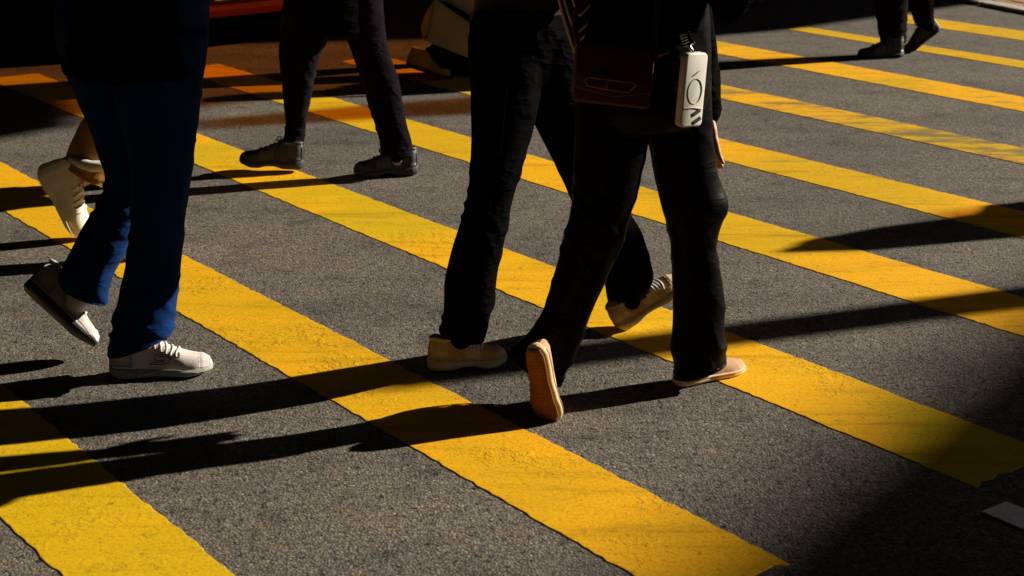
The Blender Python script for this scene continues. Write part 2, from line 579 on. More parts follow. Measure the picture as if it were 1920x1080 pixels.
TH = radians(-51.8)
DIR = Vector((cos(TH), sin(TH), 0))          # along the stripes, towards the lower right
NRM = Vector((-sin(TH), cos(TH), 0))
# offsets of the near and far edge of each stripe along NRM: (near at left, near at right, far at left, far at right), material
STRIPES = [
    (0.997, 0.999, 1.293, 1.287, 'paint_green'),
    (1.945, 1.935, 2.224, 2.236, 'paint_lumpy'),
    (2.863, 2.846, 3.150, 3.164, 'paint_mid'),
    (3.806, 3.822, 4.098, 4.150, 'paint_fresh'),
    (4.690, 4.720, 4.985, 5.028, 'paint_half'),
    (5.655, 5.668, 5.930, 5.915, 'paint_worn'),
    (6.610, 6.595, 6.935, 6.890, 'paint_half'),
    (7.640, 7.618, 7.830, 7.915, 'paint_fresh'),
    (8.470, 8.505, 8.800, 8.880, 'paint_fresh'),
]
# end lines: left ends near (-2.7, 8.4) and (-0.63, 9.02); right ends near (0.57, 2.84) and (1.16, 3.29)
def along(p):
    return p[0] * DIR.x + p[1] * DIR.y
def across(p):
    return p[0] * NRM.x + p[1] * NRM.y
RA, RB = (0.55, 2.84), (1.15, 3.29)
LA, LB = (-2.73, 8.41), (-0.63, 9.02)
def end_t(A, B, n):
    ta, tb, na, nb = along(A), along(B), across(A), across(B)
    return ta + (tb - ta) * (n - na) / (nb - na)

def stripe(i, n0a, n0b, n1a, n1b, mat):
    nm = (n0a + n1a) / 2
    t1 = end_t(RA, RB, nm)
    t0 = end_t(LA, LB, nm) if i > 1 else t1 - 6.6
    t0 = min(t0, t1 - 5.0)
    K = int((t1 - t0) / 0.020)
    V, Fc = [], []
    cols = [0, .004, .010, .04, .12, .22, .34, .46, .58, .70, .80, .89, .96, .990, .996, 1.0]
    rows = len(cols)
    zt = 0.0024
    for k in range(-1, K + 2):
        u = min(K, max(0, k)) / K
        t = t0 + (t1 - t0) * u
        # photographed offsets hold roughly between along = -5.2 and -0.5
        w = min(1.25, max(-0.1, (t - (-6.0)) / 5.0))
        na, nb = n0a + (n0b - n0a) * w, n1a + (n1b - n1a) * w
        def jit(s):
            return (noise.noise(Vector((t * 3.1, s, i * 7.3))) * 0.003 + noise.noise(Vector((t * 13, s, i * 3.7))) * 0.002
                    + noise.noise(Vector((t * 47, s, i * 5.1))) * 0.006)
        na += jit(1.5); nb += jit(9.5)
        for j, cj in enumerate(cols):
            n = na + (nb - na) * cj
            z = 0.0 if j in (0, rows - 1) else zt * 0.75 if j in (1, rows - 2) else zt
            tt = t
            wend = max(0.0, 1 - (K - k) / 6.0) if k > K / 2 else max(0.0, 1 - k / 6.0)
            if wend > 0:
                wend = min(1, wend)
                tt += wend * (noise.noise(Vector((n * 9, i, 2.2))) * 0.04 + noise.noise(Vector((n * 33, i, 5.2))) * 0.012)
            if k < 0 or k > K:
                tt += 0.004 if k > K else -0.004
                z = 0.0
            p = DIR * tt + NRM * n
            V.append((p.x, p.y, z - 0.0005 if z == 0 else z))
    for k in range(K + 2):
        for j in range(rows - 1):
            a = k * rows + j
            Fc.append((a, a + rows, a + rows + 1, a + 1))
    return mesh_obj("crossing_stripe", V, [f[::-1] for f in Fc], M[mat], road, smooth=False)
for i, s in enumerate(STRIPES):
    stripe(i, *s)

# white road mark at lower right
bm = bmesh.new()
q = [Vector((1.063, 3.100, 0)), Vector((1.063, 3.100, 0)) + DIR * 0.45, Vector((1.135, 3.148, 0)) + DIR * 0.45, Vector((1.135, 3.148, 0))]
prism(bm, [(p.x, p.y) for p in q], -0.0005, 0.005)
bm_obj("lane_mark", bm, M['white_paint'], road)

# far pavement with kerb at top right
KD = Vector((cos(radians(-66)), sin(radians(-66)), 0))
KN = Vector((-KD.y, KD.x, 0))
K0 = Vector((3.46, 11.02, 0))
def kp(t, n):
    p = K0 + KD * t + KN * n
    return (p.x, p.y)
bm = bmesh.new()
prism(bm, [kp(-9, 0.16), kp(3.5, 0.16), kp(3.5, 4), kp(-9, 4)], -0.02, 0.010)
pavement = bm_obj("pavement", bm, M['joint'], base=(K0.x, K0.y, 0))
tag(pavement, "brown paved footway behind pale kerb at far corner", kind="structure")
rk = Matrix.Rotation(radians(-66), 4, 'Z')
bm = bmesh.new()
box(bm, (0, 0, 0), (0.895, 0.15, 0.15), None, 0.012)
kerb0 = None
for i in range(-4, 4):
    p = K0 + KD * (i * 0.905 + 0.3) + KN * 0.078
    if kerb0 is None:
        kerb0 = bm_obj("kerb_stone", bm, M['concrete'], pavement, base=None)
        ko = kerb0
    else:
        ko = bpy.data.objects.new("kerb_stone", kerb0.data)
        link(ko, pavement)
    ko.location = p - pavement.location + Vector((0, 0, -0.047))
    ko.rotation_euler = (0, 0, radians(-66))
# fix first stone: its mesh was stored relative to the pavement origin
kerb0.data.transform(Matrix.Translation(pavement.location))
bm = bmesh.new()
box(bm, (0, 0, 0), (0.196, 0.096, 0.06), None, 0.006)
pv0 = None
for r in range(9):
    for c in range(14):
        p = K0 + KD * (-1.4 + c * 0.203 + (0.1 if r % 2 else 0)) + KN * (0.21 + r * 0.103)
        if pv0 is None:
            pv0 = bm_obj("paver", bm, M['paver'], pavement)
            pv0.data.transform(Matrix.Translation(pavement.location))
            po = pv0
        else:
            po = link(bpy.data.objects.new("paver", pv0.data), pavement)
        po.location = p - pavement.location + Vector((0, 0, -0.004 + random.uniform(-0.003, 0.003)))
        po.rotation_euler = (random.uniform(-.01, .01), random.uniform(-.01, .01), radians(-66))

# ------------------------------------------------------------------ the street canyon around the crossing
def building(name, poly, h, mat, label, bands=6):
    cx = sum(p[0] for p in poly) / len(poly)
    cy = sum(p[1] for p in poly) / len(poly)
    e = empty(name, (cx, cy, 0))
    tag(e, label, "building")
    bm = bmesh.new()
    prism(bm, poly, 0, h)
    bm_obj("wall", bm, mat, e)
    def grow(k):
        out = []
        for p in poly:
            d = Vector((p[0] - cx, p[1] - cy, 0))
            d = d + d.normalized() * k
            out.append((cx + d.x, cy + d.y))
        return out
    for b in range(1, bands):
        bm = bmesh.new()
        prism(bm, grow(0.25), h * b / bands - 0.25, h * b / bands + 0.25)
        bm_obj("floor_band", bm, M['facade_b'], e)
    bm = bmesh.new()
    prism(bm, grow(0.4), h - 0.5, h + 0.02)
    bm_obj("parapet", bm, mat, e)
    return e

TANE = math.tan(SUN_EL)
AZ = Vector((cos(SUN_AZ), sin(SUN_AZ), 0))
def lift(p, z):
    """point at height z whose shadow falls on ground point p"""
    return Vector((p[0], p[1], 0)) + AZ * (z / TANE) + Vector((0, 0, z))

# south-east block: its roof edge throws the soft shadow over the lower right corner
HB = 15.0
e0, e1 = lift((0.50, 2.75), HB), lift((1.62, 4.22), HB)
dd = (e1 - e0).normalized()
nn = Vector((dd.y, -dd.x, 0))
pA = e0 - dd * 12
pB = e1 + dd * 26
building("corner_building", [(pA.x, pA.y), (pB.x, pB.y), ((pB + nn * 22).x, (pB + nn * 22).y), ((pA + nn * 22).x, (pA + nn * 22).y)][::-1],
         HB, M['facade_b'], "grey corner building down the street whose roof shades the crossing's corner", 5)
building("west_tower", [(-46, -30), (-14, -38), (-9, 40), (-40, 44)], 55, M['facade_a'], "brown tiled tower on the left side of the street", 14)
building("north_tower", [(-8, 22), (20, 24), (44, 30), (40, 60), (-8, 58)], 60, M['facade_b'], "grey tower beyond the far pavement", 15)
building("south_tower", [(-13, -34), (40, -30), (26, -6), (-8, -5)], 60, M['facade_a'], "brown tiled tower behind the viewer", 15)

# added unseen slab: keeps sky light off the crossing, low sun passes under
fo = empty("sky_blocker", (-3, 4, 0))
tag(fo, "added dark slab, unseen, blocking sky light high above the crossing", "sky_blocker")
bm = bmesh.new()
prism(bm, [(-30, -8), (10.2, -8), (10.2, 30), (-30, 30)], 7.0, 8.2)
bm_obj("deck", bm, M['facade_b'], fo)
for yy in (-7.6, 12.0, 28.0):
    bm = bmesh.new()
    prism(bm, [(-30, yy), (8.0, yy), (8.0, yy + 0.5), (-30, yy + 0.5)], 6.5, 6.998)
    bm_obj("girder", bm, M['facade_b'], fo)
for xx, yy in ((-12, 14), (-12, -6)):
    bm = bmesh.new()
    bmesh.ops.create_cone(bm, cap_ends=True, segments=28, radius1=0.7, radius2=0.7, depth=6.5, matrix=Matrix.Translation((xx, yy, 3.25)))
    bm_obj("column", bm, M['facade_b'], fo, smooth=True)

# added unseen roof: opaque and amber panels shade and tint the far side
HC = 6.0
can = empty("shade_roof", lift((4, 14), 0) + AZ * 13 + Vector((0, 0, 0)))
tag(can, "added flat roof, unseen, with amber sheets to shade and tint the far lane", "canopy")
def canopy_part(name, pts, mat, z=HC, t=0.05):
    bm = bmesh.new()
    P_ = [lift(p, z) for p in pts]
    prism(bm, [(p.x, p.y) for p in P_], z, z + t)
    return bm_obj(name, bm, mat, can)
canopy_part("shade_deck", [(0.14, 8.83), (1.23, 9.73), (1.866, 10.056), (3.735, 11.50), (6.5, 13.3), (6.5, 18), (0.14, 18)], M['metal_dark'])
canopy_part("tint_sheet", [(0.12, 8.80), (0.12, 9.75), (-1.87, 9.45), (-2.15, 9.9), (-3.6, 9.9), (-3.6, 7.60), (-2.82, 7.78), (-2.20, 7.79), (-2.09, 7.37), (-1.583, 7.535), (-1.194, 7.817), (-0.587, 8.22), (-0.239, 8.40)][::-1], M['amber'])
canopy_part("shade_panel", [(-3.6, 7.58), (-3.6, 6.2), (-2.452, 6.697), (-2.352, 6.835), (-2.04, 7.17), (-2.11, 7.37), (-2.21, 7.77), (-2.82, 7.76)], M['metal_dark'], HC)
canopy_part("shade_deck", [(0.12, 9.77), (0.12, 18), (-6, 18), (-6, 9.92), (-2.16, 9.92), (-1.87, 9.47)], M['metal_dark'])
for px_, py_ in ((0.5, 16), (5.5, 16), (-4.5, 16)):
    p = lift((px_, py_), HC)
    bm = bmesh.new()
    bmesh.ops.create_cone(bm, cap_ends=True, segments=16, radius1=0.12, radius2=0.10, depth=HC, matrix=Matrix.Translation((p.x, p.y, HC / 2)))
    bm_obj("post", bm, M['metal_dark'], can)

def tint_strip(ground_pts, z_mid, label):
    """added unseen upright amber strip that tints a band of road; ground_pts = left-near, left-far, right-far, right-near of its shade"""
    ln, lf, rf, rn = [Vector((p[0], p[1], 0)) for p in ground_pts]
    # vertical plane across the sun's direction
    d0 = z_mid / TANE
    side = Vector((-AZ.y, AZ.x, 0))
    c0 = (ln + lf) / 2 + AZ * d0
    V = []
    for thick in (0.0, 0.004):
        for g in (ln, lf, rf, rn):
            k = (c0 - g).dot(AZ)
            p = g + AZ * k
            V.append(Vector((p.x, p.y, k * TANE)) + AZ * thick)
    fc = [(0, 1, 2, 3), (7, 6, 5, 4)] + [(i, i + 4, (i + 1) % 4 + 4, (i + 1) % 4) for i in range(4)]
    o = empty("added_tint_strip", (c0.x, c0.y, 0))
    tag(o, label, "tint_strip")
    mesh_obj("cloth", V, fc, M['amber'], o, smooth=False)
    zt = max(v.z for v in V)
    bm = bmesh.new()
    a = (V[0] + V[1]) / 2
    box(bm, (a.x, a.y, zt + 0.02), (0.02, (V[0] - V[1]).length + 0.04, 0.02), Matrix.Rotation(SUN_AZ, 4, 'Z'))
    bm_obj("rod", bm, M['metal_dark'], o)
tint_strip([(-1.50, 7.05), (-1.53, 7.26), (-0.10, 7.88), (-0.08, 7.42)], 5.6, "added unseen amber strip tinting a band of road, longer one")
tint_strip([(0.9, 8.60), (0.9, 8.80), (2.06, 9.08), (2.03, 8.90)], 5.5, "added unseen amber strip tinting a band of road, narrower one")

tint_strip([(1.66, 5.50), (1.66, 5.60), (2.50, 5.98), (2.50, 5.74)], 5.4, "added unseen amber strip tinting the road nearest the viewer")

# roadside pole to the right that throws the long bar of shade
tipp = Vector((-0.35, 3.90, 0))
hp = 3.7
bp = lift(tipp, hp)
e = empty("signal_pole", (bp.x, bp.y, 0))
tag(e, "grey roadside pole to the right throwing a long shadow bar", "pole")
bm = bmesh.new()
bmesh.ops.create_cone(bm, cap_ends=True, segments=24, radius1=0.105, radius2=0.09, depth=hp, matrix=Matrix.Translation((bp.x, bp.y, hp / 2)))
bm_obj("shaft", bm, M['metal_dark'], e, smooth=True)
bm = bmesh.new()
bmesh.ops.create_cone(bm, cap_ends=True, segments=24, radius1=0.18, radius2=0.13, depth=0.12, matrix=Matrix.Translation((bp.x, bp.y, 0.06)))
bm_obj("base", bm, M['metal_dark'], e)

# ------------------------------------------------------------------ shoes
def lerp_tab(tab, t):
    for (a, va), (b, vb) in zip(tab, tab[1:]):
        if t <= b:
            k = (t - a) / (b - a) if b > a else 0
            k = k * k * (3 - 2 * k) * 0.5 + k * 0.5
            return va + (vb - va) * k
    return tab[-1][1]

W_TAB = [(0, .004), (.012, .014), (.04, .024), (.10, .0315), (.25, .034), (.42, .0335), (.60, .040), (.74, .0460), (.84, .0440), (.92, .036), (.97, .025), (.992, .013), (1, .004)]
STY = {
    'runner': dict(zt=[(0, .062), (.03, .088), (.10, .098), (.24, .094), (.34, .090), (.46, .080), (.62, .064), (.78, .054), (.90, .048), (.97, .040), (1, .030)],
                   zs=[(0, .034), (.3, .030), (.7, .026), (1, .028)], zb=[(0, .010), (.06, .002), (.3, .0), (.75, .0), (1, .012)], flare=1.10),
    'chunky': dict(zt=[(0, .070), (.03, .096), (.10, .106), (.24, .102), (.34, .100), (.46, .092), (.62, .078), (.78, .066), (.90, .060), (.97, .050), (1, .040)],
                   zs=[(0, .046), (.3, .040), (.7, .034), (1, .036)], zb=[(0, .010), (.06, .001), (.3, .0), (.44, .010), (.56, .010), (.68, .0), (.8, .0), (1, .016)], flare=1.20),
    'slip': dict(zt=[(0, .050), (.03, .064), (.10, .070), (.24, .068), (.34, .068), (.46, .066), (.62, .058), (.78, .050), (.90, .044), (.97, .038), (1, .029)],
                 zs=[(0, .026), (.5, .024), (1, .026)], zb=[(0, .003), (.06, .0), (.8, .0), (1, .005)], flare=1.10),
}

def shoe(parent, toe, fwd, up, L, style, mats, bend=0.0, laces=0, logo=False, name="shoe", lace_span=0.55, lace_r=0.0028, outsole=None, panels=True):
    st = STY[style]
    X = Vector(fwd).normalized()
    Z = Vector(up)
    Z = (Z - X * Z.dot(X)).normalized()
    Y = Z.cross(X)
    toe = Vector(toe)
    k = L / 0.28
    kh = {'runner': 1.32, 'chunky': 1.18, 'slip': 1.0}[style] * k
    def T(p):
        """p = (along from heel in metres, side, height) -> world, bent at the ball"""
        x, y, z = p
        xb = 0.70 * L
        if bend and x < xb:
            r = x - xb
            soft = min(1.0, -r / (0.10 * L))
            a = bend * soft
            x = xb + r * cos(a) + z * sin(a) * 1.0
            z = -r * sin(a) + z * cos(a)
        return toe + X * (x - L) + Y * y + Z * z
    ns = 44
    ts = [0.5 - 0.5 * cos(pi * i / (ns - 1)) * (1.0) for i in range(ns)]
    ts = [(t * 0.55 + (i / (ns - 1)) * 0.45) for i, t in enumerate(ts)]
    def upper_pt(t, th, out=0.0):
        w = lerp_tab(W_TAB, t) * k
        zt, zs = lerp_tab(st['zt'], t) * (k + (kh - k) * min(1.0, max(0.35, (1.0 - t) * 1.8))), lerp_tab(st['zs'], t) * k - 0.006
        s = max(0.0, sin(th)) ** 0.80
        c = cos(th)
        c = math.copysign(abs(c) ** 0.85, c)
        taper = 1 - 0.18 * s * (1 if t < 0.4 else 0.6)
        asym = 1.0 + (0.06 if c > 0 else -0.02)
        return (t * L, (w + out) * c * taper * asym, zs + (zt - zs + out) * s)
    m = 22
    V, Fc = [], []
    for t in ts:
        for j in range(m + 1):
            V.append(T(upper_pt(t, pi * j / m)))
    for i in range(ns - 1):
        for j in range(m):
            a = i * (m + 1) + j
            Fc.append((a, a + 1, a + m + 2, a + m + 1))
    sh = mesh_obj(name, V, [f[::-1] for f in Fc], mats[0], parent)
    # sole
    V, Fc = [], []
    q = 20
    for i, t in enumerate(ts):
        w = lerp_tab(W_TAB, t) * k * st['flare'] + 0.002
        zs, zb = lerp_tab(st['zs'], t) * k, lerp_tab(st['zb'], t) * k
        if style == 'runner' and 0.03 < t < 0.42:
            w *= 1 + 0.14 * math.exp(-((t - .2) / .13) ** 2)
        for j in range(q):
            a = 2 * pi * j / q
            c, s = cos(a), sin(a)
            c = math.copysign(abs(c) ** 0.5, c)
            s = math.copysign(abs(s) ** 0.6, s)
            ww = w * (1 + (0.05 if abs(s) < 0.3 else -0.015)) if style != 'slip' else w * (1.02 if s > -0.2 else 0.98)
            V.append(T((t * L * 1.01 - 0.001, ww * c, (zs + zb) / 2 + (zs - zb) / 2 * s)))
    for i in range(ns - 1):
        for j in range(q):
            b = (j + 1) % q
            Fc.append((i * q + j, i * q + b, (i + 1) * q + b, (i + 1) * q + j))
    Fc.append(tuple(range(q))[::-1])
    Fc.append(tuple((ns - 1) * q + j for j in range(q)))
    sole = mesh_obj("sole", V, [f[::-1] for f in Fc], mats[1], sh)
    if outsole:
        sp = Soup()
        for s0, s1 in ((0.03, 0.97),):
            rings = []
            for i in range(26):
                t = s0 + (s1 - s0) * i / 25
                w = lerp_tab(W_TAB, t) * k * st['flare'] * 0.93
                zb = lerp_tab(st['zb'], t) * k
                rings.append([T((t * L, w * cos(2 * pi * j / 12), zb - 0.002 + 0.004 * sin(2 * pi * j / 12))) for j in range(12)])
            sp.rings(rings)
        for i in range(22):                          # tread bars
            t = 0.08 + 0.84 * i / 21
            w = lerp_tab(W_TAB, t) * k * st['flare'] * 0.80
            zb = lerp_tab(st['zb'], t) * k - 0.006
            sp.tube([T((t * L + 0.006 * math.cos(2 * pi * j / 6), w * (j / 3 - 1), zb)) for j in range(7)], 0.0010, 5)
        mesh_obj("outsole", sp.v, sp.f, outsole, sh)
    if style == 'runner':
        # raised ribs on the heel pod and a line along the side wall
        sp = Soup()
        for sgn in (-1, 1):
            for i in range(17):
                t = 0.10 + 0.22 * i / 16
                w = lerp_tab(W_TAB, t) * k * st['flare'] * (1 + 0.14 * math.exp(-((t - .2) / .13) ** 2)) + 0.0035
                sp.tube([T((t * L, sgn * w, 0.006)), T((t * L, sgn * (w + 0.002), 0.013)), T((t * L, sgn * w, 0.020))], 0.0010, 5)
            pts = []
            for i in range(24):
                t = 0.36 + 0.60 * i / 23
                w = lerp_tab(W_TAB, t) * k * st['flare'] + 0.0045
                pts.append(T((t * L, sgn * w, 0.022 + 0.010 * sin(pi * min(1, (t - .36) / .5)) - 0.004)))
            sp.tube(pts, 0.0013, 5)
        mesh_obj("sole_rib", sp.v, sp.f, mats[1], sh)
    def patch(nm, t0, t1, th0, th1, mat, out=0.0024):
        na_, nb_ = 9, 7
        V2, F2 = [], []
        for lay in (out, 0.0002):
            for i in range(na_):
                for j in range(nb_):
                    u, v_ = i / (na_ - 1), j / (nb_ - 1)
                    edge = min(u, 1 - u, v_, 1 - v_)
                    o_ = lay if (edge > 0 or lay < out) else out * 0.55
                    V2.append(T(upper_pt(t0 + (t1 - t0) * u, th0 + (th1 - th0) * v_, o_)))
        for i in range(na_ - 1):
            for j in range(nb_ - 1):
                a = i * nb_ + j
                F2.append((a, a + 1, a + nb_ + 1, a + nb_))
        m0 = na_ * nb_
        rim = [j for j in range(nb_)] + [i * nb_ + nb_ - 1 for i in range(1, na_)] + [(na_ - 1) * nb_ + j for j in range(nb_ - 2, -1, -1)] + [i * nb_ for i in range(na_ - 2, 0, -1)]
        for a, b in zip(rim, rim[1:] + rim[:1]):
            F2.append((a, b, b + m0, a + m0))
        mesh_obj(nm, V2, F2, mat, sh)
    if style in ('runner', 'chunky') and panels:
        pm = mats[3] if len(mats) > 3 else mats[0]
        for a0, a1 in ((radians(3), radians(62)), (radians(118), radians(177))):
            patch("heel_panel", 0.02, 0.24, a0, a1, pm)
            if not logo:
                patch("side_panel", 0.44, 0.66, a0, radians(48) if a0 < 1 else a1, pm, 0.0018)
                if a0 > 1:
                    patch("side_panel", 0.46, 0.62, radians(132), a1, pm, 0.0018)
        for a0, a1 in ((radians(44), radians(66)), (radians(114), radians(136))):
            patch("eyestay", 0.37, 0.70, a0, a1, pm, 0.0020)
        patch("toe_cap", 0.88, 0.985, radians(8), radians(172), pm, 0.0020)
        sp = Soup()
        sp.tube([T(upper_pt(0.20 + 0.165 * cos(a), pi / 2 - 0.62 * sin(a), 0.003)) for a in [2 * pi * i / 20 for i in range(22)]], 0.006, 8, None, False)
        mesh_obj("collar", sp.v, sp.f, pm, sh)
    if style == 'slip':
        sp = Soup()
        for sgn in (-1, 1):
            pts = []
            for i in range(26):
                t = 0.02 + 0.96 * i / 25
                w = lerp_tab(W_TAB, t) * k * st['flare'] + 0.003
                pts.append(T((t * L, sgn * w, 0.017)))
            sp.tube(pts, 0.0012, 5)
        mesh_obj("foxing_line", sp.v, sp.f, mats[0], sh)
    for i in range(laces):
        t = 0.40 + lace_span * 0.5 * i / max(1, laces - 1)
        pts = []
        for j in range(9):
            th = radians(44) + radians(92) * j / 8
            tt = t + 0.012 * sin(j * pi / 4 + i)
            pts.append(T(upper_pt(tt, th, 0.0022)))
        sp = Soup()
        sp.tube(pts, lace_r, 6)
        mesh_obj("lace", sp.v, sp.f, mats[2], sh)
    if laces:
        sp = Soup()                                  # bow
        c = Vector(upper_pt(0.40, pi / 2, 0.002))
        for sg in (-1, 1):
            pts = []
            for j in range(9):
                a = pi * 2 * j / 8
                pts.append(T((c.x + 0.008 * sin(a), c.y + sg * 0.016 * (1 - cos(a)), c.z + 0.004 + 0.012 * (1 - cos(a)) / 2)))
            sp.tube(pts, lace_r * 0.9, 6)
        mesh_obj("bow", sp.v, sp.f, mats[2], sh)
    if logo:
        raw = [(935, 605), (790, 605), (748, 628), (735, 655), (765, 672), (845, 672), (835, 684), (712, 686), (682, 708), (850, 703), (890, 690), (908, 655), (872, 638), (790, 638), (800, 622), (915, 626)]
        pts = []
        for (a, b) in raw + raw[:1]:
            x = 0.085 + (a - 682) / 253.0 * 0.066
            z = 0.040 + (708 - b) / 103.0 * 0.032
            t = x / L + 0.10
            zt, zs = lerp_tab(st['zt'], t) * (k + (kh - k) * min(1.0, max(0.35, (1.0 - t) * 1.8))), lerp_tab(st['zs'], t) * k - 0.006
            s = min(0.98, max(0.02, (z - zs) / (zt - zs)))
            th = math.asin(s ** (1 / 0.80))
            pts.append(T(upper_pt(t, pi - th if logo > 0 else th, 0.0006)))
        dense = []
        for a, b in zip(pts, pts[1:]):
            dense += [a + (b - a) * (i / 4) for i in range(4)]
        sp = Soup()
        sp.tube(dense + [pts[-1]], 0.0010, 5)
        mesh_obj("logo", sp.v, sp.f, M['logo'], sh)
    return sh

# ------------------------------------------------------------------ people
def leg_rings(stations, Y0, Y1, depth=0.85, k=4, n=24, sub=True):
    L_, R_ = [], []
    m = len(stations)
    for i, s in enumerate(stations):
        xl, yl, xr, yr = s if len(s) == 4 else (s[0], s[2], s[1], s[2])
        Y = Y0 + (Y1 - Y0) * i / (m - 1) + (depth[1] if isinstance(depth, tuple) else 0.0) * sin(pi * i / (m - 1))
        L_.append(at(xl, yl, Y))
        R_.append(at(xr, yr, Y))
    L_, R_ = catmull(L_, k), catmull(R_, k)
    if isinstance(depth, tuple):
        depth = depth[0]
    rings = []
    for a, b in zip(L_, R_):
        c, u = (a + b) / 2, (b - a) / 2
        v = Vector((0, u.length * depth, 0))
        rings.append([c + u * math.copysign(abs(cos(t)) ** 0.93, cos(t)) + v * sin(t) for t in [2 * pi * j / n for j in range(n)]])
    return rings

def make_fold(amp, seed, hem_z, knee_z):
    def f(v):
        w = 0.45 + 0.9 * max(0.0, noise.noise(Vector((v.x * 3, v.y * 3, v.z * 3 + seed)))) + 1.2 * math.exp(-((v.z - hem_z - 0.07) / 0.09) ** 2) + 0.9 * math.exp(-((v.z - knee_z) / 0.11) ** 2)
        p = Vector((v.x * 6 + seed, v.y * 6, v.z * 13 + v.x * 14 + 2.5 * noise.noise(Vector((v.x * 4, v.y * 4, v.z * 4 + seed)))))
        a = noise.noise(p)
        b = noise.noise(Vector((v.x * 16 + seed, v.y * 16, v.z * 5)))
        r = max(0.0, 1 - 2.2 * abs(a)) ** 2
        return amp * w * (0.75 * r + 0.45 * b) + 0.002
    return f

def hand_soup(sp, wrist, d, nrm, side, s=1.0, curl=0.5):
    """palm and five fingers; d = direction of the hand, nrm = palm normal, side = thumb direction"""
    d = Vector(d).normalized()
    nrm = Vector(nrm)
    nrm = (nrm - d * nrm.dot(d)).normalized()
    sd = d.cross(nrm)
    if sd.dot(Vector(side)) < 0:
        sd = -sd
    w = Vector(wrist)
    sp.tube([w, w + d * 0.045 * s, w + d * 0.088 * s], [0.027 * s, 0.039 * s, 0.036 * s], 14, (nrm, 0.42))
    for i, ln in enumerate((0.070, 0.078, 0.072, 0.056)):
        o = (1.5 - i) * 0.0195 * s
        p = w + d * 0.085 * s + sd * o
        pts = [p - d * 0.015 * s]
        a = 0.0
        cur = p
        for seg, fr in enumerate((0.45, 0.32, 0.25)):
            a += curl * (0.35 if seg == 0 else 0.55)
            cur = cur + (d * cos(a) + nrm * sin(a) + sd * (1.5 - i) * 0.05) * ln * fr * s
            pts.append(cur)
        sp.tube(pts, [0.0098 * s, 0.0092 * s, 0.0084 * s, 0.0072 * s], 9)
    p = w + d * 0.028 * s + sd * 0.026 * s
    dirs = (d * 0.70 + sd * 0.62 + nrm * 0.25).normalized()
    p2 = p + dirs * 0.038 * s
    d2 = (d * 0.92 + sd * 0.15 + nrm * 0.35).normalized()
    sp.tube([p - dirs * 0.012, p2, p2 + d2 * 0.034 * s], [0.0125 * s, 0.0108 * s, 0.0085 * s], 9)

